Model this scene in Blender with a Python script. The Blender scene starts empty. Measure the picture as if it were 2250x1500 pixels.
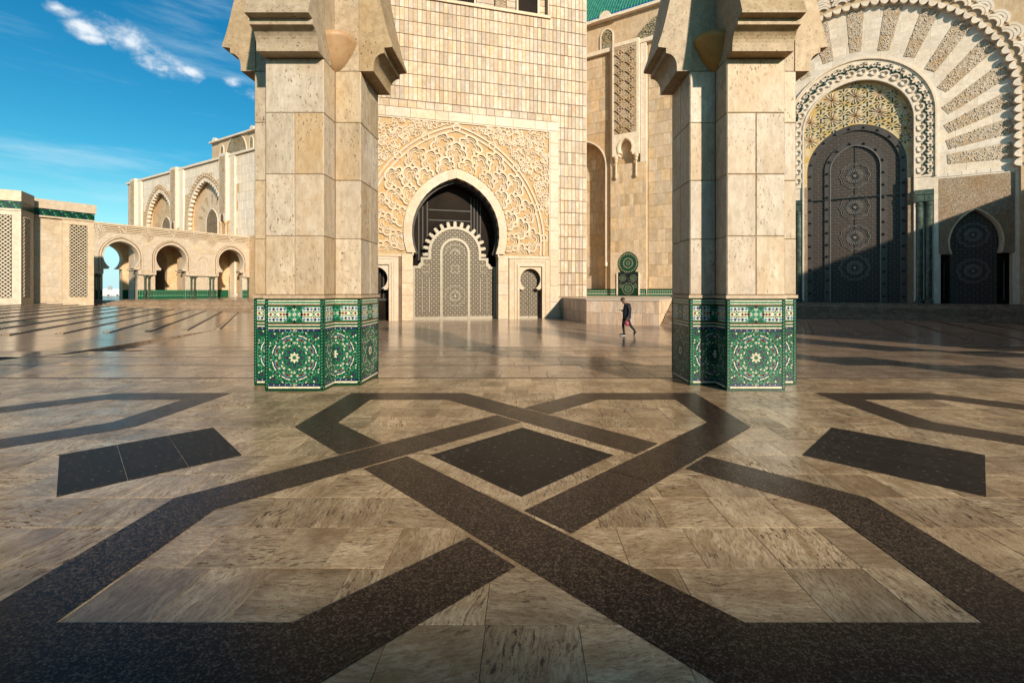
import bpy, bmesh, math, random
from math import sin, cos, pi, radians, sqrt, atan2
from mathutils import Vector
from mathutils.geometry import tessellate_polygon

scene = bpy.context.scene
col = scene.collection
random.seed(7)

# ------------------------------------------------------------------ camera, sky, sun, exposure
cam_data = bpy.data.cameras.new('camera')
cam = bpy.data.objects.new('camera', cam_data)
col.objects.link(cam)
cam.location = (0, 0, 1.6)
cam.rotation_euler = (radians(90), 0, 0)
cam_data.sensor_width = 36.0
cam_data.lens = 16.0
cam_data.shift_x = -29 / 2250
cam_data.shift_y = -113 / 2250
cam_data.clip_start = 0.05
cam_data.clip_end = 6000
scene.camera = cam

SUN_AZ, SUN_EL = 150.0, 20.0            # clockwise from +Y, degrees
SKY_TINT = (0.52, 1.15, 1.04, 1)
world = bpy.data.worlds.new('World')
scene.world = world
world.use_nodes = True
wn, wl = world.node_tree.nodes, world.node_tree.links
wn.clear()
w_out = wn.new('ShaderNodeOutputWorld')
w_bg = wn.new('ShaderNodeBackground')
w_sky = wn.new('ShaderNodeTexSky')
w_sky.sky_type = 'NISHITA'
w_sky.sun_disc = False
w_sky.sun_elevation = radians(SUN_EL)
w_sky.sun_rotation = radians(SUN_AZ)
w_sky.air_density = 1.0
w_sky.dust_density = 0.6
w_sky.ozone_density = 1.6
w_bg.inputs['Strength'].default_value = 0.084
# cumulus puffs at their places in the sky and long cirrus streaks
def wnode(t, **kw):
    n = wn.new(t)
    for k, v in kw.items(): setattr(n, k, v)
    return n
def wset(sock, v):
    if isinstance(v, bpy.types.NodeSocket): wl.new(v, sock)
    else: sock.default_value = v
def wmath(op, a, b=0., c=0.):
    n = wnode('ShaderNodeMath', operation=op)
    for i, v in enumerate((a, b, c)): wset(n.inputs[i], v)
    return n.outputs[0]
def wnoise(vec, scale, detail, rough):
    n = wnode('ShaderNodeTexNoise'); wset(n.inputs['Vector'], vec)
    n.inputs['Scale'].default_value = scale; n.inputs['Detail'].default_value = detail; n.inputs['Roughness'].default_value = rough
    return n.outputs['Fac']
def wmap(vec, sc, rot=(0, 0, 0), loc=(0, 0, 0)):
    n = wnode('ShaderNodeMapping'); wset(n.inputs['Vector'], vec); n.inputs['Scale'].default_value = sc; n.inputs['Rotation'].default_value = rot; n.inputs['Location'].default_value = loc
    return n.outputs[0]
def wramp(f, p0, p1):
    n = wnode('ShaderNodeMapRange', interpolation_type='SMOOTHSTEP'); wset(n.inputs[0], f); n.inputs[1].default_value = p0; n.inputs[2].default_value = p1
    return n.outputs[0]
def wmix(f, a, b, blend='MIX'):
    n = wnode('ShaderNodeMix', data_type='RGBA', blend_type=blend); wset(n.inputs[0], f); wset(n.inputs[6], a); wset(n.inputs[7], b)
    return n.outputs[2]
w_tc = wnode('ShaderNodeTexCoord'); w_dir = w_tc.outputs['Generated']
puff_noise = wnoise(wmap(w_dir, (1, 1, 1.4)), 17, 8, .60)
warp = wmath('MULTIPLY', wmath('SUBTRACT', puff_noise, .50), 3.6)
puffs = None
for (dx, dz, r) in ((-.894, .570, .036), (-.869, .540, .024), (-.789, .487, .034), (-.735, .479, .016), (-.965, .575, .024), (-.950, .550, .014), (-1.019, .612, .016), (-.634, .455, .018), (-.600, .430, .022),
                    (.9, .8, .08), (1.1, .75, .06), (-1.6, .6, .08), (-1.8, .75, .1), (.1, .9, .08)):
    L = sqrt(dx * dx + 1 + dz * dz)
    sub = wnode('ShaderNodeVectorMath', operation='SUBTRACT'); wset(sub.inputs[0], w_dir); sub.inputs[1].default_value = (dx / L, 1 / L, dz / L)
    sc_ = wnode('ShaderNodeVectorMath', operation='MULTIPLY'); wset(sc_.inputs[0], sub.outputs[0]); sc_.inputs[1].default_value = (1 / r, 1 / r, 2.0 / r)
    ln = wnode('ShaderNodeVectorMath', operation='LENGTH'); wset(ln.inputs[0], sc_.outputs[0])
    m_ = wramp(wmath('ADD', ln.outputs['Value'], wmath('MULTIPLY', warp, -1.)), 1.25, -.25)
    puffs = m_ if puffs is None else wmath('MAXIMUM', puffs, m_)
puffs = wmath('MULTIPLY', puffs, wramp(puff_noise, .36, .66))
ci = wnoise(wmap(w_dir, (1.3, 1., 8.), (0, radians(13), 0), (.2, 0, .4)), 2.3, 9, .62)
cirrus = wmath('MULTIPLY', wramp(ci, .50, .92), .55)
hsv = wnode('ShaderNodeHueSaturation'); wset(hsv.inputs['Color'], w_sky.outputs[0]); hsv.inputs['Saturation'].default_value = 1.48
sky_c = wmix(1., hsv.outputs[0], SKY_TINT, 'MULTIPLY')
sky_c = wmix(cirrus, sky_c, (7.0, 8.6, 9.2, 1))
sepz = wnode('ShaderNodeSeparateXYZ'); wset(sepz.inputs[0], w_dir)
sky_c = wmix(wmath('MULTIPLY', wramp(sepz.outputs[2], .22, -.02), .85), sky_c, (5.6, 8.3, 9.6, 1))      # pale sea haze low down
sky_c = wmix(wmath('MULTIPLY', puffs, .72), sky_c, (10.5, 10.5, 10.3, 1))
wl.new(sky_c, w_bg.inputs['Color']); wl.new(w_bg.outputs[0], w_out.inputs['Surface'])

sun_data = bpy.data.lights.new('sun', 'SUN')
sun = bpy.data.objects.new('sun', sun_data)
col.objects.link(sun)
sun_data.energy = 5.0
sun_data.angle = radians(1.6)
sun_data.color = (1.0, 0.87, 0.71)
_el, _az = radians(SUN_EL), radians(SUN_AZ)
sun_dir = Vector((sin(_az) * cos(_el), cos(_az) * cos(_el), sin(_el)))
sun.rotation_euler = sun_dir.to_track_quat('Z', 'Y').to_euler()
sun.location = sun_dir * 200

vs = scene.view_settings
vs.view_transform = 'Standard'
vs.look = 'None'
vs.exposure = 0.46
scene.cycles.caustics_reflective = False
scene.cycles.caustics_refractive = False
vs.gamma = 1.0
vs.use_curve_mapping = False

# ------------------------------------------------------------------ materials
class N:
    """small node-graph helper"""
    def __init__(s, name):
        s.mat = bpy.data.materials.new(name); s.mat.use_nodes = True
        s.nt = s.mat.node_tree; s.nt.nodes.clear()
        s.out = s.nt.nodes.new('ShaderNodeOutputMaterial')
        s.b = s.nt.nodes.new('ShaderNodeBsdfPrincipled')
        s.nt.links.new(s.b.outputs[0], s.out.inputs['Surface'])
    def n(s, t, **kw):
        nd = s.nt.nodes.new(t)
        for k, v in kw.items(): setattr(nd, k, v)
        return nd
    def put(s, sock, v):
        if isinstance(v, bpy.types.NodeSocket): s.nt.links.new(v, sock)
        elif isinstance(v, tuple) and len(v) == 3 and sock.type == 'RGBA': sock.default_value = (*v, 1)
        else: sock.default_value = v
    def math(s, op, a, b=0.0, c=None):
        nd = s.n('ShaderNodeMath', operation=op); s.put(nd.inputs[0], a); s.put(nd.inputs[1], b)
        if c is not None: s.put(nd.inputs[2], c)
        return nd.outputs[0]
    def vmath(s, op, a, b=(0, 0, 0)):
        nd = s.n('ShaderNodeVectorMath', operation=op); s.put(nd.inputs[0], a); s.put(nd.inputs[1], b)
        return nd.outputs[0]
    def scale(s, v, k):
        nd = s.n('ShaderNodeMapping'); s.put(nd.inputs['Vector'], v); nd.inputs['Scale'].default_value = k if isinstance(k, tuple) else (k, k, k)
        return nd.outputs[0]
    def noise(s, vec, scale, detail=5, rough=0.55, dist=0.0):
        nd = s.n('ShaderNodeTexNoise'); s.put(nd.inputs['Vector'], vec)
        nd.inputs['Scale'].default_value = scale; nd.inputs['Detail'].default_value = detail
        nd.inputs['Roughness'].default_value = rough; nd.inputs['Distortion'].default_value = dist
        return nd.outputs['Fac']
    def ramp(s, fac, stops):
        nd = s.n('ShaderNodeValToRGB'); s.put(nd.inputs[0], fac)
        e = nd.color_ramp.elements
        while len(e) < len(stops): e.new(0.5)
        for k, (p, c) in enumerate(stops):
            e[k].position = p; e[k].color = (c, c, c, 1) if isinstance(c, (int, float)) else (*c, 1)
        return nd.outputs[0]
    def mix(s, f, a, b, blend='MIX'):
        nd = s.n('ShaderNodeMix', data_type='RGBA', blend_type=blend)
        s.put(nd.inputs[0], f); s.put(nd.inputs[6], a); s.put(nd.inputs[7], b)
        return nd.outputs[2]
    def bump(s, h, strength=0.3, dist=0.02, prev=None):
        nd = s.n('ShaderNodeBump'); s.put(nd.inputs['Height'], h); nd.inputs['Strength'].default_value = strength; nd.inputs['Distance'].default_value = dist
        if prev is not None: s.put(nd.inputs['Normal'], prev)
        return nd.outputs[0]
    def obj(s): return s.n('ShaderNodeTexCoord').outputs['Object']
    def tone(s):
        at = s.n('ShaderNodeAttribute', attribute_name='tone').outputs['Fac']
        rn = s.n('ShaderNodeObjectInfo').outputs['Random']
        return s.math('FRACT', s.math('ADD', at, rn))
    def tvec(s, tone):
        cb = s.n('ShaderNodeCombineXYZ')
        for k, f in enumerate((53.0, 31.0, 17.0)): s.put(cb.inputs[k], s.math('MULTIPLY', tone, f))
        return s.vmath('ADD', s.obj(), cb.outputs[0])
    def n_vec(s, f):
        cb = s.n('ShaderNodeCombineXYZ')
        for k in range(3): s.put(cb.inputs[k], f)
        return cb.outputs[0]
    def fin(s, color=None, rough=None, normal=None, metal=None, spec=None, coat=None):
        if color is not None: s.put(s.b.inputs['Base Color'], color)
        if rough is not None: s.put(s.b.inputs['Roughness'], rough)
        if normal is not None: s.put(s.b.inputs['Normal'], normal)
        if metal is not None: s.put(s.b.inputs['Metallic'], metal)
        if spec is not None: s.put(s.b.inputs['Specular IOR Level'], spec)
        if coat is not None: s.put(s.b.inputs['Coat Weight'], coat)
        return s.mat

def stone(name, dark, mid, light, vary=0.35, rough=0.6, stain=(0.42, 0.22, 0.07), stain_amt=0.3, pits=0.5, vein=(1, 1, 1), fine=14.0, bump=0.25):
    m = N(name); t = m.tone(); v = m.tvec(t)
    vv = m.scale(v, vein)
    big = m.noise(vv, 1.6, 6, 0.6, 0.4)
    fin = m.noise(vv, fine, 5, 0.65)
    c = m.mix(m.ramp(big, [(0.32, 0.0), (0.68, 1.0)]), mid, light)
    c = m.mix(m.math('MULTIPLY', m.ramp(fin, [(0.35, 1.0), (0.6, 0.0)]), 0.45), c, dark)
    sn = m.noise(v, 0.75, 4, 0.6, 0.6)
    c = m.mix(m.math('MULTIPLY', m.ramp(sn, [(0.45, 0.0), (0.75, 1.0)]), stain_amt), c, stain)
    pit = m.math('MULTIPLY', m.ramp(m.noise(vv, fine * 3.2, 3, 0.5), [(0.33, 1.0), (0.39, 0.0)]), m.ramp(m.noise(v, 1.9, 3, .6), [(.38, .15), (.60, 1.)]))
    strk = m.noise(m.scale(v, (4.5, 4.5, .35)), 1.6, 6, .65)
    c = m.mix(m.math('MULTIPLY', m.ramp(strk, [(.50, 0.), (.72, 1.)]), stain_amt * .6), c, (stain[0] * .75, stain[1] * .72, stain[2] * .7))
    c = m.mix(m.math('MULTIPLY', pit, pits), c, (dark[0] * .35, dark[1] * .3, dark[2] * .28))
    k = m.math('ADD', m.math('MULTIPLY', t, vary), 1.0 - vary * .55)
    hsv = m.n('ShaderNodeHueSaturation'); m.put(hsv.inputs['Color'], c); m.put(hsv.inputs['Value'], k)
    m.put(hsv.inputs['Saturation'], m.math('SUBTRACT', 1.12, m.math('MULTIPLY', m.math('FRACT', m.math('MULTIPLY', t, 7.3)), 0.28)))
    h = m.math('SUBTRACT', m.math('MULTIPLY', fin, 0.5), pit)
    return m.fin(hsv.outputs[0], rough, m.bump(h, bump, 0.012))

MAT = {}
MAT['pillar'] = stone('pillar travertine', (.21, .135, .075), (.40, .305, .20), (.54, .455, .345), .24, .55, stain=(.40, .23, .08), stain_amt=.6, pits=.85, vein=(1, 1, .45), fine=11)
MAT['trim'] = stone('travertine trim', (.21, .13, .07), (.39, .285, .175), (.48, .375, .255), .15, .55, stain_amt=.3, pits=.4)
MAT['capital'] = stone('capital travertine', (.16, .10, .05), (.335, .24, .135), (.45, .345, .22), .15, .6, stain=(.33, .18, .06), stain_amt=.5, pits=.9, fine=9)
MAT['ochre'] = stone('ochre plaster bowl', (.30, .15, .05), (.40, .21, .07), (.45, .26, .10), .05, .55, stain=(.24, .11, .03), stain_amt=.5, pits=.2)
MAT['minaret'] = stone('minaret marble', (.25, .15, .075), (.37, .262, .168), (.53, .43, .335), .50, .55, stain=(.42, .24, .08), stain_amt=.75, pits=.3, fine=6, bump=.12)
MAT['minaret_trim'] = stone('minaret smooth marble', (.29, .19, .105), (.42, .315, .21), (.50, .405, .30), .12, .5, stain=(.52, .32, .12), stain_amt=.35, pits=.2, fine=5, bump=.1)
MAT['joint'] = stone('joint mortar', (.06, .03, .012), (.12, .062, .024), (.17, .09, .038), .1, .8, pits=0)
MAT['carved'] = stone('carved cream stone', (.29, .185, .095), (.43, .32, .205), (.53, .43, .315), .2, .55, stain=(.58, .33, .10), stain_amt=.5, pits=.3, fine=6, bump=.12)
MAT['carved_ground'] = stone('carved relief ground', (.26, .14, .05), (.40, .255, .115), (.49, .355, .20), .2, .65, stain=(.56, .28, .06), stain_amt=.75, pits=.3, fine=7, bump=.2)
MAT['hall'] = stone('hall sandstone', (.34, .22, .12), (.54, .395, .25), (.64, .50, .345), .30, .55, stain=(.44, .25, .09), stain_amt=.5, pits=.3, vein=(1, 1, .5), fine=4, bump=.15)
MAT['hall_pale'] = stone('hall pale stone', (.50, .39, .29), (.71, .59, .46), (.79, .69, .57), .14, .5, stain=(.50, .36, .20), stain_amt=.25, pits=.2, fine=4, bump=.1)
MAT['cream'] = stone('cream wall stone', (.32, .235, .155), (.48, .375, .265), (.56, .46, .35), .16, .55, stain=(.52, .38, .22), stain_amt=.3, pits=.25, fine=3, bump=.1)
MAT['terrace'] = stone('terrace cladding', (.32, .20, .13), (.54, .39, .28), (.64, .50, .38), .34, .5, stain=(.42, .26, .13), stain_amt=.35, pits=.45, vein=(1, 1, .25), fine=8)

def floor_stone(name, dark, mid, light, rlo=.14, rhi=.40, vary=.35, turn=True):
    m = N(name); t = m.tone(); v = m.tvec(t)
    if turn:                                  # slabs are cut with the grain running different ways
        vr = m.n('ShaderNodeVectorRotate', rotation_type='Z_AXIS'); m.put(vr.inputs['Vector'], v)
        m.put(vr.inputs['Angle'], m.math('ADD', m.math('MULTIPLY', m.math('FLOOR', m.math('MULTIPLY', m.math('FRACT', m.math('MULTIPLY', t, 13.7)), 2.0)), pi / 2), m.math('MULTIPLY', m.math('SUBTRACT', m.math('FRACT', m.math('MULTIPLY', t, 29.3)), .5), .5)))
        v = vr.outputs[0]
    warp = m.noise(v, 2.0, 3, .5)
    vw = m.vmath('ADD', v, m.vmath('MULTIPLY', m.n_vec(warp), (.0, .16, 0)))
    w = m.noise(m.scale(vw, (0.8, 5.5, 1)), 2.4, 9, 0.70, 0.35)
    big = m.noise(v, 1.5, 5, 0.62, 0.8)
    c = m.mix(m.ramp(w, [(0.36, 0.0), (0.60, 1.0)]), mid, light)
    c = m.mix(m.math('MULTIPLY', m.ramp(big, [(.42, 0.), (.66, 1.)]), .75), c, dark)
    fine = m.noise(m.scale(vw, (2.5, 9, 1)), 7.0, 6, .75)
    c = m.mix(m.math('MULTIPLY', m.ramp(fine, [(.36, 1.), (.55, 0.)]), .8), c, dark)
    hol = m.noise(m.scale(vw, (3.0, 13, 1)), 3.6, 6, .72, .3)
    amt = m.math('FRACT', m.math('MULTIPLY', t, 5.3))
    mask = m.ramp(m.math('ADD', m.noise(v, 3.1, 4, .65), m.math('MULTIPLY', m.math('SUBTRACT', amt, .5), .22)), [(.46, 0.), (.58, 1.)])
    hole = m.math('MULTIPLY', m.ramp(hol, [(.40, 1.), (.455, 0.)]), mask)
    sp = m.ramp(m.noise(v, 75, 2, .5), [(.31, 1.), (.36, 0.)])
    hole = m.math('MAXIMUM', hole, m.math('MULTIPLY', sp, .7))
    c = m.mix(m.math('MULTIPLY', hole, .85), c, (dark[0] * .20, dark[1] * .16, dark[2] * .12))
    k = m.math('ADD', m.math('MULTIPLY', t, vary), 1.0 - vary * .55)
    hsv = m.n('ShaderNodeHueSaturation'); m.put(hsv.inputs['Color'], c); m.put(hsv.inputs['Value'], k)
    wear = m.noise(m.n('ShaderNodeNewGeometry').outputs['Position'], .9, 4, .6)
    r = m.math('ADD', m.math('MULTIPLY', m.ramp(wear, [(.3, 0.), (.7, 1.)]), rhi - rlo), rlo)
    r = m.math('ADD', r, m.math('MULTIPLY', hole, .35))
    return m.fin(hsv.outputs[0], r, m.bump(m.math('SUBTRACT', m.math('MULTIPLY', w, .25), hole), .3, .004), spec=.34)
MAT['floor'] = floor_stone('polished travertine floor', (.15, .082, .034), (.32, .208, .11), (.56, .415, .25), vary=.45)
MAT['tread'] = floor_stone('courtyard tread travertine', (.165, .102, .06), (.27, .185, .118), (.375, .275, .19), .10, .28, turn=False)

def granite():
    m = N('brown granite'); v = m.obj()
    vo = m.n('ShaderNodeTexVoronoi'); m.put(vo.inputs['Vector'], v); vo.inputs['Scale'].default_value = 95
    vb = m.n('ShaderNodeTexVoronoi'); m.put(vb.inputs['Vector'], v); vb.inputs['Scale'].default_value = 210
    sep = m.n('ShaderNodeSeparateColor'); m.put(sep.inputs[0], m.mix(.45, vo.outputs['Color'], vb.outputs['Color']))
    c = m.ramp(sep.outputs[0], [(0.0, (.005, .0035, .003)), (.40, (.012, .008, .006)), (.62, (.045, .027, .017)), (.85, (.15, .10, .068))])
    c = m.mix(m.math('MULTIPLY', m.noise(v, 1.2, 3), .3), c, (.020, .013, .010))
    r = m.math('ADD', m.math('MULTIPLY', m.noise(v, 4, 3), .2), .22)
    return m.fin(c, r, m.bump(vo.outputs['Distance'], .05, .002), spec=.09)
MAT['granite'] = granite()
def slate():
    m = N('black fossil marble'); v = m.obj()
    sp = m.ramp(m.noise(m.scale(v, (7, 17, 1)), 2.2, 3, .6), [(.63, 0.), (.68, 1.)])
    cl = m.noise(v, 3.5, 6, .65, .5)
    c = m.ramp(cl, [(.3, (.009, .007, .006)), (.7, (.028, .023, .019))])
    c = m.mix(m.math('MULTIPLY', sp, .8), c, (.20, .175, .135))
    return m.fin(c, m.math('ADD', m.math('MULTIPLY', cl, .2), .34), spec=.06)
MAT['slate'] = slate()

def courtyard_mat():
    m = N('courtyard paving'); v = m.obj()
    br = m.n('ShaderNodeTexBrick'); m.put(br.inputs['Vector'], v)
    br.offset = .43; br.squash = 1; br.inputs['Scale'].default_value = 1
    br.inputs['Brick Width'].default_value = 1.25; br.inputs['Row Height'].default_value = .55; br.inputs['Mortar Size'].default_value = .014
    br.inputs['Color1'].default_value = (.275, .187, .125, 1); br.inputs['Color2'].default_value = (.38, .28, .20, 1); br.inputs['Mortar'].default_value = (.10, .06, .035, 1)
    st = m.noise(m.scale(v, (.5, 3.5, 1)), 1.7, 7, .62, .5)
    c = m.mix(m.math('MULTIPLY', m.ramp(st, [(.35, 1.), (.62, 0.)]), .5), br.outputs['Color'], (.22, .14, .085))
    sp = m.noise(v, .35, 4, .6)
    c = m.mix(m.math('MULTIPLY', m.ramp(sp, [(.45, 0.), (.75, 1.)]), .35), c, (.28, .19, .12))
    r = m.math('ADD', m.math('MULTIPLY', m.noise(v, .8, 4, .6), .22), .07)
    return m.fin(c, r, m.bump(br.outputs['Fac'], -.25, .004))
MAT['courtyard'] = courtyard_mat()
def plain(name, c, r=.5, metal=0., vary=.2, scale=6, coat=None):
    m = N(name); t = m.tone(); v = m.tvec(t)
    n = m.noise(v, scale, 4, .6)
    cc = m.mix(m.ramp(n, [(.3, 0.), (.7, 1.)]), tuple(x * (1 - vary) for x in c), tuple(min(1, x * (1 + vary)) for x in c))
    return m.fin(cc, m.math('ADD', m.math('MULTIPLY', n, .12), r - .06), metal=metal, coat=coat)
MAT['groove'] = plain('dark drain slot', (.025, .017, .012), .6)
MAT['grout'] = plain('floor grout', (.12, .075, .04), .8)
for nm, c in dict(green=(.008, .075, .034), green_light=(.045, .20, .12), green_dark=(.003, .030, .013), white=(.58, .53, .39), blue=(.010, .030, .090), blue_light=(.06, .17, .30),
                  brown=(.13, .038, .014), black=(.008, .009, .016)).items():
    MAT['z_' + nm] = plain('glazed tile ' + nm.replace('_', ' '), c, .30, vary=.30, scale=30); MAT['z_' + nm].node_tree.nodes['Principled BSDF'].inputs['Specular IOR Level'].default_value = .3
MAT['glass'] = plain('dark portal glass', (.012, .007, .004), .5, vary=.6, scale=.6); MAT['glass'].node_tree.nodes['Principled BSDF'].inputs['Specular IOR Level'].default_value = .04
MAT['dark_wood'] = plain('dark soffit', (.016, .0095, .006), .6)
MAT['marble_green'] = None
def green_marble():
    m = N('dark green marble'); v = m.obj()
    w = m.noise(v, 1.5, 8, .7, 1.6)
    c = m.ramp(w, [(.30, (.012, .022, .016)), (.5, (.045, .060, .042)), (.62, (.10, .115, .080)), (.75, (.025, .035, .026))])
    return m.fin(c, .22)
MAT['marble_green'] = green_marble()
def lattice_metal(name, hi, lo, period, rough=.38, metal=.75, bumpd=.02):
    """interlaced star lattice: eight-direction wave sum gives rosettes on a square grid"""
    m = N(name); v = m.obj()
    sx = m.n('ShaderNodeSeparateXYZ'); m.put(sx.inputs[0], v)
    x, z = sx.outputs[0], sx.outputs[2]
    k = 2 * pi / period
    tot = None
    for (a, b, wt) in ((1, 0, 1), (0, 1, 1), (1, 1, .8), (1, -1, .8), (2, 1, .9), (2, -1, .9), (1, 2, .9), (1, -2, .9)):
        ph = m.math('ADD', m.math('MULTIPLY', x, a * k), m.math('MULTIPLY', z, b * k))
        cs = m.math('MULTIPLY', m.math('COSINE', ph), wt)
        tot = cs if tot is None else m.math('ADD', tot, cs)
    w = m.math('ABSOLUTE', m.math('SINE', m.math('MULTIPLY', tot, 1.15)))
    f = m.ramp(w, [(.30, 0.), (.55, 1.)])
    ag = m.noise(v, .6, 4, .6)
    c = m.mix(f, lo, m.mix(ag, hi, tuple(h * .75 for h in hi)))
    return m.fin(c, m.math('ADD', m.math('MULTIPLY', m.math('SUBTRACT', 1, f), .25), rough), m.bump(f, .8, bumpd), metal=m.math('MULTIPLY', f, metal))
MAT['gate_lattice'] = lattice_metal('chased bronze gate lattice', (.21, .165, .11), (.010, .006, .004), .36, .5, .15)
MAT['gate_metal'] = plain('brushed pale bronze', (.24, .20, .145), .45, metal=.25, vary=.12, scale=3)
MAT['door_lattice'] = lattice_metal('chased titanium door lattice', (.095, .072, .056), (.006, .0045, .0035), .46, .45, .2)
MAT['door_metal'] = plain('grey titanium strapwork', (.075, .060, .050), .42, metal=.15, vary=.15, scale=2)
MAT['door_high'] = plain('polished titanium relief', (.22, .19, .165), .38, metal=.3, vary=.15, scale=3)
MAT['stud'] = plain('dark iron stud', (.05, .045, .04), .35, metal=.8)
def arabesque(name, hi, lo, scale=7.0, depth=.05):
    m = N(name); v = m.obj()
    w1 = m.noise(v, scale * .6, 2, .4, 2.2)
    vo = m.n('ShaderNodeTexVoronoi', feature='DISTANCE_TO_EDGE'); m.put(vo.inputs['Vector'], m.vmath('ADD', v, m.scale(m.n('ShaderNodeTexNoise').outputs['Color'], .0))); vo.inputs['Scale'].default_value = scale
    ln = m.math('ABSOLUTE', m.math('SUBTRACT', w1, .5))
    f1 = m.ramp(ln, [(.012, 0.), (.045, 1.)])
    f2 = m.ramp(vo.outputs['Distance'], [(.04, 0.), (.10, 1.)])
    f = m.math('MULTIPLY', f1, f2)
    st = m.noise(v, .9, 4, .6)
    c = m.mix(f, lo, m.mix(m.ramp(st, [(.4, 0.), (.7, 1.)]), hi, (hi[0] * .85, hi[1] * .68, hi[2] * .45)))
    return m.fin(c, .6, m.bump(f, 1.0, depth))
MAT['arabesque'] = arabesque('arabesque carved stone', (.70, .57, .42), (.30, .20, .11), 11)
MAT['ray'] = arabesque('ray carving', (.76, .64, .50), (.36, .25, .15), 11, .03)
MAT['arabesque_fine'] = arabesque('fine arabesque stone', (.56, .43, .30), (.23, .145, .08), 12, .04)
MAT['screen_green'] = arabesque('pierced plaster screen', (.46, .38, .24), (.03, .045, .03), 5, .06)
MAT['screen_brown'] = arabesque('pierced brown screen', (.33, .24, .15), (.06, .045, .03), 3.2, .06)
MAT['roof_green'] = plain('glazed green roof tile', (.035, .165, .10), .28, vary=.4, scale=3)
MAT['lattice_back'] = plain('green lattice backing', (.018, .034, .028), .5, vary=.5, scale=4)
MAT['ground'] = plain('far ground', (.33, .27, .20), .7, vary=.15, scale=.05)
MAT['white_paint'] = plain('white painted parapet', (.72, .72, .70), .6, vary=.05)
MAT['grey_paint'] = plain('grey board', (.30, .33, .36), .6)
MAT['cloth_black'] = plain('black cloth', (.004, .004, .005), .85)
MAT['cloth_navy'] = plain('dark navy jacket', (.004, .005, .010), .8)
MAT['skin'] = plain('brown skin', (.13, .062, .035), .5)
MAT['hair'] = plain('short black hair', (.012, .009, .008), .7)
MAT['sole'] = plain('white shoe sole', (.62, .60, .56), .6)
MAT['red_bag'] = plain('crimson bag', (.24, .015, .04), .5, vary=.5, scale=25)
MAT['pale_cloth'] = plain('pale cloth', (.55, .55, .56), .8)

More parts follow.
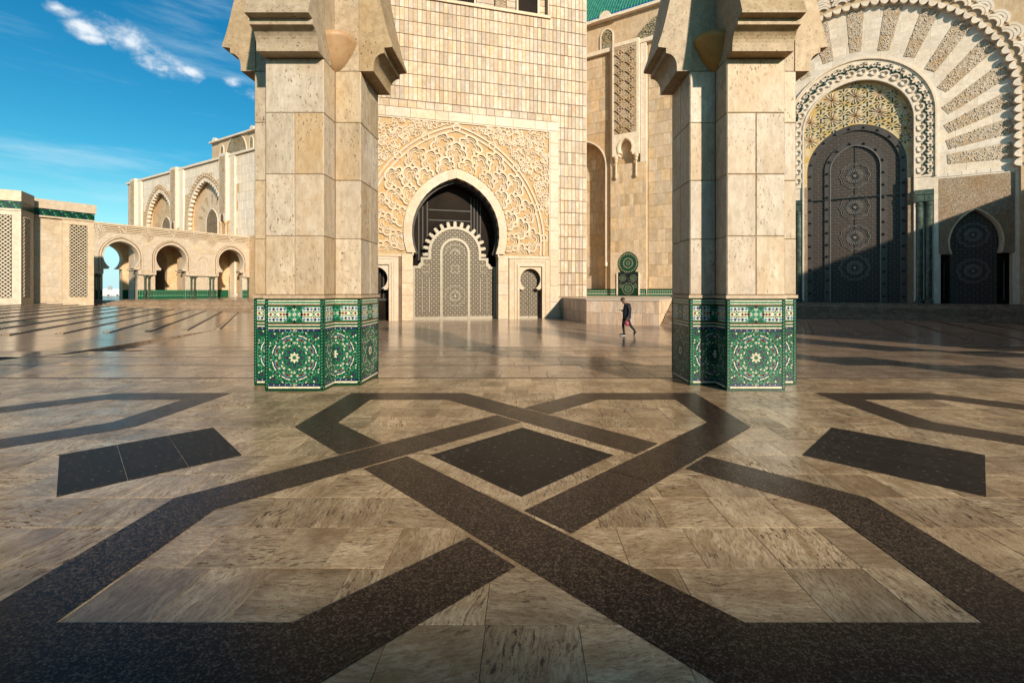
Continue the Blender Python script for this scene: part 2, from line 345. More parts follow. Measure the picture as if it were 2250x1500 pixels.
# ------------------------------------------------------------------ mesh helpers
class MB:
    def __init__(s): s.v = []; s.f = []; s.m = []; s.t = []
    def add(s, verts, faces, mat=0, tone=0.):
        o = len(s.v); s.v += [tuple(p) for p in verts]
        for f in faces: s.f.append(tuple(i + o for i in f)); s.m.append(mat); s.t.append(tone)
        return s
    def box(s, x0, x1, y0, y1, z0, z1, mat=0, tone=0.):
        return s.add([(x0, y0, z0), (x1, y0, z0), (x1, y1, z0), (x0, y1, z0), (x0, y0, z1), (x1, y0, z1), (x1, y1, z1), (x0, y1, z1)],
                     [(0, 3, 2, 1), (4, 5, 6, 7), (0, 1, 5, 4), (1, 2, 6, 5), (2, 3, 7, 6), (3, 0, 4, 7)], mat, tone)
    def extr(s, outer, holes, w, mat=0, tone=0.):
        """outer/holes: 2D loops; w(u, v, side) -> 3D point, side 0 front, 1 back"""
        loops = [list(outer)] + [list(h) for h in holes]
        tris = tessellate_polygon([[Vector((p[0], p[1], 0)) for p in l] for l in loops])
        flat = [p for l in loops for p in l]; n = len(flat)
        vs_ = [w(p[0], p[1], 0) for p in flat] + [w(p[0], p[1], 1) for p in flat]
        fs = []
        for t in tris: fs.append(tuple(t)); fs.append(tuple(i + n for i in reversed(t)))
        o = 0
        for l in loops:
            k = len(l)
            for i in range(k):
                a, b = o + i, o + (i + 1) % k
                fs.append((a, b, b + n, a + n))
            o += k
        return s.add(vs_, fs, mat, tone)
    def prism(s, outer, y0, y1, holes=(), mat=0, tone=0.):      # loops in x,z; y0 is the outward side
        return s.extr(outer, holes, lambda u, v, k: (u, y1 if k else y0, v), mat, tone)
    def slab(s, outer, z0, z1, holes=(), mat=0, tone=0.):       # loops in x,y
        return s.extr(outer, holes, lambda u, v, k: (u, v, z0 if k else z1), mat, tone)
    def ribbon(s, pts, width, y0, y1, closed=False, mat=0, tone=0.):   # raised band along a path in x,z
        n = len(pts); L = []; R = []
        for i in range(n):
            if closed: a, b = pts[i - 1], pts[(i + 1) % n]
            else: a, b = pts[max(i - 1, 0)], pts[min(i + 1, n - 1)]
            dx, dz = b[0] - a[0], b[1] - a[1]; d = sqrt(dx * dx + dz * dz) or 1
            nx, nz = -dz / d * width / 2, dx / d * width / 2
            L.append((pts[i][0] + nx, pts[i][1] + nz)); R.append((pts[i][0] - nx, pts[i][1] - nz))
        vs_ = [(p[0], y0, p[1]) for p in L] + [(p[0], y0, p[1]) for p in R] + [(p[0], y1, p[1]) for p in L] + [(p[0], y1, p[1]) for p in R]
        fs = []
        for i in range(n if closed else n - 1):
            j = (i + 1) % n
            fs += [(i, j, n + j, n + i), (i, 2 * n + i, 2 * n + j, j), (n + i, n + j, 3 * n + j, 3 * n + i)]
        if not closed: fs += [(0, n, 3 * n, 2 * n), (n - 1, 3 * n - 1, 4 * n - 1, 2 * n - 1)]
        return s.add(vs_, fs, mat, tone)
    def lathe(s, prof, cx, cy, n=12, mat=0, tone=0.):
        vs_ = [(cx + r * cos(2 * pi * k / n), cy + r * sin(2 * pi * k / n), z) for r, z in prof for k in range(n)]
        fs = [(i * n + k, i * n + (k + 1) % n, (i + 1) * n + (k + 1) % n, (i + 1) * n + k) for i in range(len(prof) - 1) for k in range(n)]
        fs += [tuple(range(n))[::-1], tuple((len(prof) - 1) * n + k for k in range(n))]
        return s.add(vs_, fs, mat, tone)
    def mesh(s, name, mats):
        me = bpy.data.meshes.new(name)
        me.from_pydata(s.v, [], s.f)
        for m in mats: me.materials.append(MAT[m] if isinstance(m, str) else m)
        if len(mats) > 1: me.polygons.foreach_set('material_index', s.m)
        if any(s.t):
            at = me.attributes.new('tone', 'FLOAT', 'FACE'); at.data.foreach_set('value', s.t)
        bm = bmesh.new(); bm.from_mesh(me); bmesh.ops.recalc_face_normals(bm, faces=bm.faces); bm.to_mesh(me); bm.free()
        return me
    def build(s, name, mats, parent=None, loc=(0, 0, 0), rz=0., smooth=False):
        if isinstance(mats, str): mats = [mats]
        me = s.mesh(name, mats)
        if smooth: me.polygons.foreach_set('use_smooth', [True] * len(me.polygons))
        return put(name, me, parent, loc, rz)

def put(name, me, parent=None, loc=(0, 0, 0), rz=0.):
    o = bpy.data.objects.new(name, me); col.objects.link(o)
    o.parent = parent; o.location = loc; o.rotation_euler = (0, 0, rz) if not isinstance(rz, tuple) else rz
    return o
def tag(o, label=None, cat=None, group=None, kind=None):
    if label: o['label'] = label
    if cat: o['category'] = cat
    if group: o['group'] = group
    if kind: o['kind'] = kind
    return o
def empty(name, loc, rz=0.):
    o = bpy.data.objects.new(name, None); col.objects.link(o); o.location = loc; o.rotation_euler = (0, 0, rz); o.empty_display_size = .3
    return o
_boxes = {}
def box_mesh(name, w, d, h, mat):
    """shared block mesh centred in x, front face at y=0 going back to y=d, centred in z, front edges eased"""
    key = (name, round(w, 3), round(d, 3), round(h, 3), mat)
    if key not in _boxes:
        e = min(.012, w * .05, h * .05); a, b = w / 2, h / 2
        vs_ = [(-a, d, -b), (a, d, -b), (a, d, b), (-a, d, b), (-a, e, -b), (a, e, -b), (a, e, b), (-a, e, b), (-a + e, 0, -b + e), (a - e, 0, -b + e), (a - e, 0, b - e), (-a + e, 0, b - e)]
        fs = [(0, 1, 2, 3), (0, 4, 5, 1), (1, 5, 6, 2), (2, 6, 7, 3), (3, 7, 4, 0), (4, 8, 9, 5), (5, 9, 10, 6), (6, 10, 11, 7), (7, 11, 8, 4), (8, 11, 10, 9)]
        _boxes[key] = MB().add(vs_, fs).mesh(name, [mat])
    return _boxes[key]
def clad(parent, name, cells, mat, y=-.03, d=.03, gap=.03, limit=300, jit=.006):
    """cells: (x0, x1, z0, z1) facing blocks on a wall at y=0; the largest `limit` become objects, the rest one stuff part"""
    cells = sorted(cells, key=lambda c: -(c[1] - c[0]) * (c[3] - c[2])) if len(cells) > limit else cells
    for c in cells[:limit]:
        w, h = c[1] - c[0] - gap, c[3] - c[2] - gap
        if w < .02 or h < .02: continue
        put(name, box_mesh(name, w, d, h, mat), parent, ((c[0] + c[1]) / 2, y + random.uniform(-jit, jit), (c[2] + c[3]) / 2))
    rest = MB()
    for c in cells[limit:]:
        w = random.uniform(-jit, jit)
        rest.box(c[0] + gap / 2, c[1] - gap / 2, y + w, y + d, c[2] + gap / 2, c[3] - gap / 2, 0, random.random())
    if cells[limit:]: tag(rest.build(name, mat, parent), kind='stuff')

def arch(w, zc, apex, z0, n=14, cx=0.):
    """pointed horseshoe from right foot over the apex to left foot"""
    h = apex - zc; c = max((h * h - w * w) / (2 * w), 0.); R = w + c
    a0 = math.asin(max(-1, min(1, (z0 - zc) / R))); a1 = atan2(sqrt(max(R * R - c * c, 0)), c)
    right = [(cx - c + R * cos(a0 + (a1 - a0) * k / n), zc + R * sin(a0 + (a1 - a0) * k / n)) for k in range(n + 1)]
    return right + [(2 * cx - x, z) for x, z in reversed(right[:-1])]
def circ(cx, cz, r, a0, a1, n): return [(cx + r * cos(radians(a0 + (a1 - a0) * k / n)), cz + r * sin(radians(a0 + (a1 - a0) * k / n))) for k in range(n + 1)]
def cut_arch(x0, x1, z0, z1, ar):
    """wall rectangle with a doorway cut from the bottom edge; ar runs right foot -> left foot"""
    return [(x0, z0), (ar[-1][0], z0)] + list(reversed(ar)) + [(ar[0][0], z0), (x1, z0), (x1, z1), (x0, z1)]

# ------------------------------------------------------------------ setting: ground, platform, steps, courtyard
MB().add([(-3000, -3000, -.95), (3000, -3000, -.95), (3000, 3000, -.95), (-3000, 3000, -.95)], [(0, 1, 2, 3)]).build('ground', 'ground')['kind'] = 'structure'

PER, KX, KY = 7.2, -.03, 4.41
platform = MB().box(-26, 40, -12, 8.26, -.9, -.025).build('platform', 'grout')
platform['kind'] = 'structure'
T = .445
cells = []
ny0 = -4
for j in range(ny0, 15):
    y0 = 2.178 + (j - 1) * T
    y1 = min(y0 + T, 8.24)
    x0 = -15.5 + random.uniform(0, .4)
    while x0 < 15.5:
        w_ = random.choice((T, T, T, .62, .36)); cells.append((x0, x0 + w_, y0, y1)); x0 += w_
def seen(c):
    cx, cy = (c[0] + c[1]) / 2, (c[2] + c[3]) / 2
    return cy > 1.5 and abs(cx) < cy * 1.14 + .3
cells.sort(key=lambda c: (0 if seen(c) else 1, c[2] + abs(c[0]) * .05))
sq = {}
def slab_mesh(w, d):
    k = (round(w, 3), round(d, 3))
    if k not in sq:
        e = .002; a, b = w / 2 - .0010, d / 2 - .0010
        vs_ = [(-a, -b, -.03), (a, -b, -.03), (a, b, -.03), (-a, b, -.03), (-a, -b, -e), (a, -b, -e), (a, b, -e), (-a, b, -e), (-a + e, -b + e, 0), (a - e, -b + e, 0), (a - e, b - e, 0), (-a + e, b - e, 0)]
        fs = [(0, 4, 5, 1), (1, 5, 6, 2), (2, 6, 7, 3), (3, 7, 4, 0), (4, 8, 9, 5), (5, 9, 10, 6), (6, 10, 11, 7), (7, 11, 8, 4), (8, 9, 10, 11)]
        sq[k] = MB().add(vs_, fs).mesh('floor_slab', ['floor'])
    return sq[k]
rest = MB()
for n, c in enumerate(cells):
    cx, cy = (c[0] + c[1]) / 2, (c[2] + c[3]) / 2
    ij = int(round(cx / T)) + int(round(cy / T))
    if n < 300:
        square = abs((c[3] - c[2]) - T) < .01 and abs((c[1] - c[0]) - T) < .01
        q = (random.choice((0, 1, 2, 3)) if random.random() < .5 else (ij % 2)) if square else 0
        o = put('floor_slab', slab_mesh(c[1] - c[0], c[3] - c[2]), platform, (cx, cy, random.uniform(-.0006, .0006)))
        o.rotation_euler = (random.uniform(-.0016, .0016), random.uniform(-.0016, .0016), q * pi / 2)
    else:
        rest.box(c[0] + .0015, c[1] - .0015, c[2] + .0015, c[3] - .0015, -.03, random.uniform(-.0006, .0006), 0, random.random())
tag(rest.build('floor_slab', 'floor', platform), kind='stuff')

def band_piece(poly, mat='granite', name='granite_band', top=.0035):
    cx = sum(p[0] for p in poly) / len(poly); cy = sum(p[1] for p in poly) / len(poly)
    MB().slab([(p[0] - cx, p[1] - cy) for p in poly], -.02, top).build(name, mat, platform, (cx, cy, 0))
def offset_loop(pts, d):
    out = []
    n = len(pts)
    for i in range(n):
        a, b, c = Vector(pts[i - 1]), Vector(pts[i]), Vector(pts[(i + 1) % n])
        u, w = (b - a).normalized(), (c - b).normalized()
        nu, nw = Vector((-u.y, u.x)), Vector((-w.y, w.x))
        m_ = (nu + nw) / (1 + nu.dot(nw))
        out.append(b + m_ * d)
    return out
HW = .218
base = [(-1.0, 2.44), (-2.45, 2.44), (-2.45, 1.0), (1.0, -2.44), (2.45, -2.44), (2.45, -1.0)]
for kk in (-1, 0, 1):
    ox, oy = KX + kk * PER, KY
    for mir in (1, -1):
        loop = [(x * mir, y) for x, y in base]
        I, O = offset_loop(loop, HW), offset_loop(loop, -HW)
        cuts = {2: (-1.443, 0.), 5: (1.443, 0.)} if mir == 1 else {2: (0., -1.443), 5: (0., 1.443)}
        for i in range(6):
            j = (i + 1) % 6
            quad = [I[i], O[i], O[j], I[j]]
            segs = [quad]
            if i in cuts:
                c = Vector(cuts[i]); u = (Vector(loop[j]) - Vector(loop[i])).normalized(); nn = Vector((-u.y, u.x))
                g = HW + .036
                c0, c1 = c - u * g, c + u * g
                segs = [[I[i], O[i], c0 - nn * HW, c0 + nn * HW], [c1 + nn * HW, c1 - nn * HW, O[j], I[j]]]
            for q in segs:
                # split long runs into granite lengths with hairline joints
                a0, a1, b1, b0 = [Vector(p) for p in q]
                L = ((b0 - a0).length + (b1 - a1).length) / 2
                nseg = max(1, round(L / 1.15))
                for s_ in range(nseg):
                    f0, f1 = s_ / nseg + (.0012 if s_ else 0), (s_ + 1) / nseg - (.0012 if s_ < nseg - 1 else 0)
                    piece = [a0.lerp(b0, f0), a1.lerp(b1, f0), a1.lerp(b1, f1), a0.lerp(b0, f1)]
                    piece = [(p.x + ox, p.y + oy) for p in piece]
                    if max(p[1] for p in piece) < 1.2 or min(abs(p[0]) for p in piece) > 10.5: continue
                    band_piece(piece)
for dx in (-PER, -PER / 2, 0, PER / 2, PER):
    cx = KX + dx; h = .885
    if abs(dx) == PER / 2:      # side diamonds are laid in three strips
        for k in range(3):
            a = [(cx - h, KY), (cx, KY + h)]; b = [(cx, KY - h), (cx + h, KY)]
            g0, g1 = k / 3 + (.002 if k else 0), (k + 1) / 3 - (.002 if k < 2 else 0)
            L = lambda p, q, f: (p[0] + (q[0] - p[0]) * f, p[1] + (q[1] - p[1]) * f)
            band_piece([L(a[0], a[1], g0), L(b[0], b[1], g0), L(b[0], b[1], g1), L(a[0], a[1], g1)], 'slate', 'black_marble_inlay')
    else:
        band_piece([(cx - h, KY), (cx, KY - h), (cx + h, KY), (cx, KY + h)], 'slate', 'black_marble_inlay')
        for (sx, sy) in ((1, 1), (1, -1), (-1, 1), (-1, -1)):     # pale border strips round the diamond
            d0, d1 = .892, 1.105
            if abs(dx) < 1: band_piece([(cx + sx * d0, KY), (cx + sx * d1, KY), (cx, KY + sy * d1), (cx, KY + sy * d0)], 'floor', 'travertine_border', .0015)
band_piece([(-16, 8.24), (16, 8.24), (16, 8.30), (-16, 8.30)], 'groove', 'edge_groove', .001)

# broad treads falling from the platform to the courtyard
RISE, TREAD = .134, 2.2
for k in range(1, 5):
    y0, y1 = 8.30 + TREAD * (k - 1), 8.30 + TREAD * k
    st = MB().box(-34 if k < 4 else -15.3, 34, y0, y1 - .04, -.95, -RISE * k - .022).build('broad_step', 'grout')
    st['kind'] = 'structure'
    rest = MB(); rows = 3
    rh = (y1 - y0 - .05) / rows
    for r in range(rows):
        x = -14.5 + random.uniform(0, 1.2)
        while x < 14:
            w = random.choice((.95, 1.2, 1.45)); 
            c = (x, x + w, y0 + r * rh, y0 + (r + 1) * rh)
            if abs(x + w / 2) < y0 * 1.15 + 1 and k < 4:
                o = put('paving_slab', (MB().box(-w / 2 + .004, w / 2 - .004, -rh / 2 + .004, rh / 2 - .004, -.03, 0)).mesh('paving_slab', ['tread']), st, (x + w / 2, (c[2] + c[3]) / 2, -RISE * k + random.uniform(-.001, .001)))
                o.rotation_euler = (random.uniform(-.0012, .0012), random.uniform(-.0012, .0012), 0)
            else: rest.box(c[0] + .004, c[1] - .004, c[2] + .004, c[3] - .004, -RISE * k - .03, -RISE * k + random.uniform(-.001, .001), 0, random.random())
            x += w
    if k < 4: rest.box(-34, -14.6, y0, y1 - .05, -RISE * k - .03, -RISE * k, 0, .3); rest.box(15.6, 34, y0, y1 - .05, -RISE * k - .03, -RISE * k, 0, .6)
    tag(rest.build('paving_slab', 'tread', st), kind='stuff')
    MB().box(-34 if k < 4 else -15.3, 34, y1 - .05, y1 + .012, -RISE * k - .05, -RISE * k - .001).build('edge_groove', 'groove', st)
court = MB().add([(-40, 17.0, -.67), (40, 17.0, -.67), (40, 60, -.67), (-40, 60, -.67)], [(0, 1, 2, 3)]).build('courtyard', 'courtyard')
court['kind'] = 'structure'
# left ramped apron with kerb bands running away from the camera
def lz(x, y): return -.67 + .052 * ((x + 17.7) * -.866 + (y - 26.2) * -.5)
lp = [(-17.7, 26.2), (-29.6, 46.8), (-62, 46.8), (-62, 14.95), (-15.2, 14.95)]
MB().add([(x, y, lz(x, y)) for x, y in lp] + [(x, y, -.96) for x, y in lp], [(0, 1, 2, 3, 4), (3, 4, 9, 8), (4, 0, 5, 9)]).build('left_apron', 'courtyard')['kind'] = 'structure'
rp_ = lambda x: -.67 + .118 * min(1, max(0, (x - 6.5) / 3.5))
rpts = [(6.5, 17.12), (6.5, 36), (10, 36), (10, 17.12), (10, 17.12), (10, 36), (60, 26), (60, 17.12)]
MB().add([(x, y, rp_(x)) for x, y in rpts], [(0, 1, 2, 3), (4, 5, 6, 7)]).build('right_apron', 'courtyard')['kind'] = 'structure'
def kerb(a, b, zf, w=.22, h=.04):
    a, b = Vector(a), Vector(b); u = (b - a).normalized(); n = Vector((-u.y, u.x)) * w / 2; L = (b - a).length
    mb = MB(); ang = atan2(u.y, u.x)
    za, zb = zf(*a), zf(*b)
    P = [(0, -w / 2, za - .1), (L, -w / 2, zb - .1), (L, w / 2, zb - .1), (0, w / 2, za - .1), (0, -w / 2, za + h), (L, -w / 2, zb + h), (L, w / 2, zb + h), (0, w / 2, za + h)]
    mb.add(P, [(4, 5, 6, 7), (0, 1, 5, 4), (1, 2, 6, 5), (2, 3, 7, 6), (3, 0, 4, 7)])
    for s in (-1, 1):
        y0, y1 = s * w / 2, s * (w / 2 + .05)
        mb.add([(0, y0, za + h + .002), (L, y0, zb + h + .002), (L, y1, zb + .006), (0, y1, za + .006)], [(0, 1, 2, 3)], 1)
    o = mb.build('step_kerb', ['tread', 'groove'], None, (a.x, a.y, 0), ang)
    return o
names_l = ['nearest the left tiled pillar', 'second from the left tiled pillar', 'third from the left tiled pillar', 'fourth from the left tiled pillar', 'fifth from the left tiled pillar', 'sixth from the left tiled pillar', 'seventh from the left tiled pillar']
for k in range(13):
    a = Vector((-17.7, 26.2)) + k * Vector((-.82, -1.42)); d = Vector((-.5, .866))
    b = a + d * ((46.6 - a.y) / .866)
    o = kerb(a, b, lambda x, y: lz(x, y))
    o['kind'] = 'structure'
for k in range(7):
    a = Vector((14.0, 22.4)) + k * Vector((1.77, -.87)); d = Vector((.507, .862))
    b = a + d * ((31.0 - a.y) / .862)
    o = kerb(a, b, lambda x, y: rp_(x))
    o['kind'] = 'structure'
for k in range(8):
    y0 = 47 + 1.5 * k
    st = MB().box(-80, -13, y0, y0 + 1.5 if k < 7 else 110, -.95, -.56 + .108 * (k + 1)).build('far_step', 'tread')
    st['kind'] = 'structure'
MB().add([(-120, 8, .29), (-36, 8, .29), (-54, 47, .29), (-54, 60, .29), (-120, 60, .29)], [(0, 1, 2, 3, 4)]).build('left_terrace', 'courtyard')['kind'] = 'structure'

# ------------------------------------------------------------------ tiled pillars
AW, AP = .92, .43
def clip_x(poly, x0, x1):
    for side, lim in ((1, x0), (-1, x1)):
        out = []
        for i in range(len(poly)):
            a, b = poly[i - 1], poly[i]
            ia, ib = (a[0] - lim) * side >= 0, (b[0] - lim) * side >= 0
            if ia != ib:
                f = (lim - a[0]) / (b[0] - a[0]); out.append((lim, a[1] + (b[1] - a[1]) * f))
            if ib: out.append(b)
        poly = out
        if len(poly) < 3: return []
    return poly
ZM = ['z_green', 'z_green_light', 'z_green_dark', 'z_white', 'z_blue', 'z_blue_light', 'z_brown', 'z_black']
G, GL, GD, WH, BL, BLL, BR, BK = range(8)
def zellige_polys():
    P = []
    W, g = AW, .052
    def rect(x0, x1, z0, z1, m, l): P.append(([(x0, z0), (x1, z0), (x1, z1), (x0, z1)], m, l))
    def poly(pts, m, l): P.append((pts, m, l))
    def rib(pts, w, m, l, closed=False):
        n = len(pts)
        for i in range(n if closed else n - 1):
            a, b = Vector(pts[i]), Vector(pts[(i + 1) % n]); u = (b - a).normalized(); nn = Vector((-u.y, u.x)) * w / 2; e = u * w * .3
            P.append(([tuple(a - nn - e), tuple(b - nn + e), tuple(b + nn + e), tuple(a + nn - e)], m, l))
    def kite(c, ang, r0, r1, hw, m, l, f=.5):
        d = Vector((cos(ang), sin(ang))); n = Vector((-d.y, d.x)); c = Vector(c)
        rm = r0 + (r1 - r0) * f
        poly([tuple(c + d * r0), tuple(c + d * rm - n * hw), tuple(c + d * r1), tuple(c + d * rm + n * hw)], m, l)
    def diamond(x, z, r, m, l): poly([(x - r, z), (x, z - r), (x + r, z), (x, z + r)], m, l)
    rect(0, W, 0, 1.46, G, 0)
    n = 18
    for k in range(n): rect(k * W / n + .002, (k + 1) * W / n - .002, .002, .042, GD, 1)
    def stripe(z0, z1, m): 
        for k in range(9): rect(k * W / 9 + .0012, (k + 1) * W / 9 - .0012, z0 + .001, z1 - .001, m, 1)
    stripe(.044, .074, WH)
    def blue(z0):
        rect(0, W, z0, z0 + .048, BK, 1); 
        for k in range(9):
            rect(.06 + k * .09, .06 + k * .09 + .066, z0 + .010, z0 + .038, BL, 2); diamond(.058 + k * .09 - .012, z0 + .024, .009, WH, 3)
        diamond(W / 2, z0 + .024, .022, WH, 4); diamond(W / 2, z0 + .024, .013, BR, 5)
    blue(.076); blue(.936)
    for z0, z1, m in ((.986, 1.006, WH), (1.010, 1.034, G), (1.038, 1.054, WH), (1.056, 1.074, BR), (1.352, 1.368, BR), (1.372, 1.388, WH), (1.392, 1.414, GL), (1.416, 1.436, WH), (1.438, 1.458, GD)): stripe(z0, z1, m)
    # frieze
    rect(0, W, 1.076, 1.350, G, 1)
    zc = 1.213
    for sx in (-1, 1):
        X = lambda v: W / 2 + sx * v
        a, b = sorted((X(.125), X(.42)))
        rect(a, b, zc - .112, zc + .112, WH, 2)
        rib([(X(.42), zc + .122), (X(.16), zc + .122), (X(.08), zc + .05)], .014, GL, 3); rib([(X(.42), zc - .122), (X(.16), zc - .122), (X(.08), zc - .05)], .014, GL, 3)
        rib([(X(.42), zc + .04), (X(.34), zc + .04), (X(.27), zc - .04), (X(.13), zc - .04)], .016, GL, 4); rib([(X(.42), zc - .04), (X(.34), zc - .04), (X(.27), zc + .04), (X(.13), zc + .04)], .016, GL, 4)
        for k in range(5):
            for s in (-1, 1): diamond(X(.155 + .058 * k), zc + s * .082, .029, BL if k % 2 else BLL, 3)
        for v in (.165, .215, .375): diamond(X(v), zc, .027, BR, 5)
        for s in (-1, 1): diamond(X(.305), zc + s * .047, .017, BK, 5)
    poly([(W / 2 - .125, zc), (W / 2, zc - .13), (W / 2 + .125, zc), (W / 2, zc + .13)], GL, 3)
    for k in range(4): kite((W / 2, zc), k * pi / 2, .085, .15, .028, BK, 5)
    for i in (-1, 0, 1):
        for j in (-1, 0, 1):
            x, z = W / 2 + (i - j) * .042, zc + (i + j) * .042
            diamond(x, z, .030, WH if (i + j) % 2 == 0 else GL, 4); diamond(x, z, .013, BR if i == j == 0 else BK, 5)
    # rosette square
    c = (W / 2, .53); S = .405
    rect(W / 2 - S, W / 2 + S, .126, .934, G, 1)
    for k in range(8):
        a = k * pi / 4
        for off in (.115, .185, .27, .335):     # interlacing straps
            d = Vector((cos(a), sin(a))); n_ = Vector((-d.y, d.x)); q = Vector(c) + d * off
            lim = sqrt(.43 ** 2 - off ** 2)
            rib([tuple(q - n_ * lim), tuple(q + n_ * lim)], .017, GL, 2)
        kite(c, a, .028, .095, .014, WH, 5)
        kite(c, a + pi / 8, .02, .07, .008, WH, 5)
        kite(c, a, .075, .180, .034, BK, 4, .45); kite(c, a, .088, .160, .022, BL, 5, .45); kite(c, a, .115, .150, .011, BR, 6)
        b = a + pi / 8
        cc = Vector(c) + Vector((cos(b), sin(b))) * .195; e = Vector((-sin(b), cos(b)))
        poly([tuple(cc - e * .032), tuple(cc + Vector((cos(b), sin(b))) * .02), tuple(cc + e * .032), tuple(cc - Vector((cos(b), sin(b))) * .022)], BK, 4)
        poly([tuple(cc - e * .022), tuple(cc + Vector((cos(b), sin(b))) * .020), tuple(cc + e * .022), tuple(cc - Vector((cos(b), sin(b))) * .006)], WH, 5)
        kite(c, a, .205, .258, .020, WH, 4); kite(c, a, .215, .240, .012, BR, 5)
        R = lambda r, f: (c[0] + r * cos(b + f), c[1] + r * sin(b + f))
        for r, w, m in ((.352, .014, WH), (.335, .014, BK), (.317, .012, BLL), (.292, .028, BR)):
            rib([R(r, -.20), R(r * 1.012, 0), R(r, .20)], w, m, 4)
        for f in (-.22, .22):
            q = R(.292, f); diamond(q[0], q[1], .017, WH, 6); diamond(q[0], q[1], .007, BK, 7)
        kite(c, a, .345, .400, .022, BK, 4); kite(c, a, .36, .385, .010, BR, 5)
    for r, n_, ms, sz_ in ((.236, 16, (BK, WH), .014), (.262, 32, (BR, G, BK, GL), .010), (.372, 32, (WH, BK, G, BR), .011), (.405, 24, (BK, G), .016), (.445, 40, (WH, BR, BK, G), .012), (.49, 32, (BL, WH), .014), (.53, 32, (BK, BR), .014)):
        for k in range(n_):
            a = 2 * pi * (k + .5) / n_; x, z = c[0] + r * cos(a), c[1] + r * sin(a)
            if abs(x - c[0]) < S - .02 and abs(z - c[1]) < S - .02: kite((x, z), a, -sz_ * 1.3, sz_ * 1.3, sz_, ms[k % len(ms)], 3)
    for sx in (-1, 1):
        for sz in (-1, 1):
            q = (c[0] + sx * .345, c[1] + sz * .345); a = atan2(sz, sx)
            kite(q, a, -.055, .055, .030, BK, 4); kite(q, a, -.04, .04, .018, BL, 5); kite(q, a, -.02, .02, .008, BR, 6)
            for da in (-.34, .34):
                qq = (c[0] + .43 * cos(a + da), c[1] + .43 * sin(a + da)); kite(qq, a + pi / 2, -.03, .03, .018, BK, 4); kite(qq, a + pi / 2, -.022, .022, .010, WH, 5)
    return P
ZP = zellige_polys()
def zellige_mesh(x0, x1, guard_l, guard_r):
    mb = MB(); w = x1 - x0
    for pts, m, l in ZP:
        q = clip_x([(p[0], min(max(p[1], 0), 1.46)) for p in pts], x0, x1)
        if len(q) < 3: continue
        mb.add([(p[0] - x0, -.001 - .0007 * l, p[1]) for p in q], [tuple(range(len(q)))], m, random.random() * .999 + .0005)
    for on, gx in ((guard_l, 0), (guard_r, w - .048)):
        if not on: continue
        mb.add([(gx, -.0075, 0.044), (gx + .048, -.0075, .044), (gx + .048, -.0075, 1.44), (gx, -.0075, 1.44)], [(0, 1, 2, 3)], GD, .01)
        for k in range(28):
            z = .06 + k * .0492
            mb.add([(gx + .012, -.009, z), (gx + .036, -.009, z + .014), (gx + .036, -.009, z + .036), (gx + .012, -.009, z + .022)], [(0, 1, 2, 3)], GL if k % 1 == 0 else G, random.random())
    return mb.mesh('zellige_panel', ZM)
Z_FULL = zellige_mesh(0, AW, True, True)
Z_LEFT = zellige_mesh(0, AW / 2 - .03, True, False)      # runs into the inner corner on its right
Z_RIGHT = zellige_mesh(AW / 2 + .03, AW, False, True)

def cap_profile():
    pr = [(-.02, 5.26), (.22, 5.26), (.22, 5.335)]
    pr += [(.22 + .17 * (1 - cos(t * pi / 2 / 7)), 5.335 + .225 * sin(t * pi / 2 / 7)) for t in range(1, 8)]
    pr += [(.40, 5.565), (.40, 5.65), (.53, 5.665), (.535, 5.70)]
    pr += [(.535 - .21 * ((z - 5.7) / .8) ** .8, z) for z in (5.9, 6.1, 6.3, 6.5, 6.8, 7.1, 7.4)]
    pr += [(-.02, 7.4)]
    return pr
CAP = MB(); 
CAP.extr(cap_profile(), (), lambda u, v, k: ((AW / 2 + .012) * (1 if k else -1), -u, v))
CAPM = CAP.mesh('capital_bracket', ['capital'])
BOWL = MB()
nb, mb_ = 10, 8
for i in range(mb_ + 1):
    f = i / mb_; z = 5.23 + .50 * f; r = .40 * f ** .62 * (1 - .06 * f)
    for k in range(nb + 1):
        a = pi / 2 * k / nb; BOWL.v.append((r * cos(a), r * sin(a), z + .05 * f * sin(2 * a)))
for i in range(mb_):
    for k in range(nb):
        a = i * (nb + 1) + k; BOWL.f.append((a, a + 1, a + nb + 2, a + nb + 1)); BOWL.m.append(0); BOWL.t.append(0.)
o_ = len(BOWL.v); BOWL.v.append((0, 0, 5.73)); top = mb_ * (nb + 1)
for k in range(nb): BOWL.f.append((top + k, top + k + 1, o_)); BOWL.m.append(0); BOWL.t.append(0.)
BOWLM = BOWL.mesh('corner_bowl', ['ochre']); BOWLM.polygons.foreach_set('use_smooth', [True] * len(BOWLM.polygons))

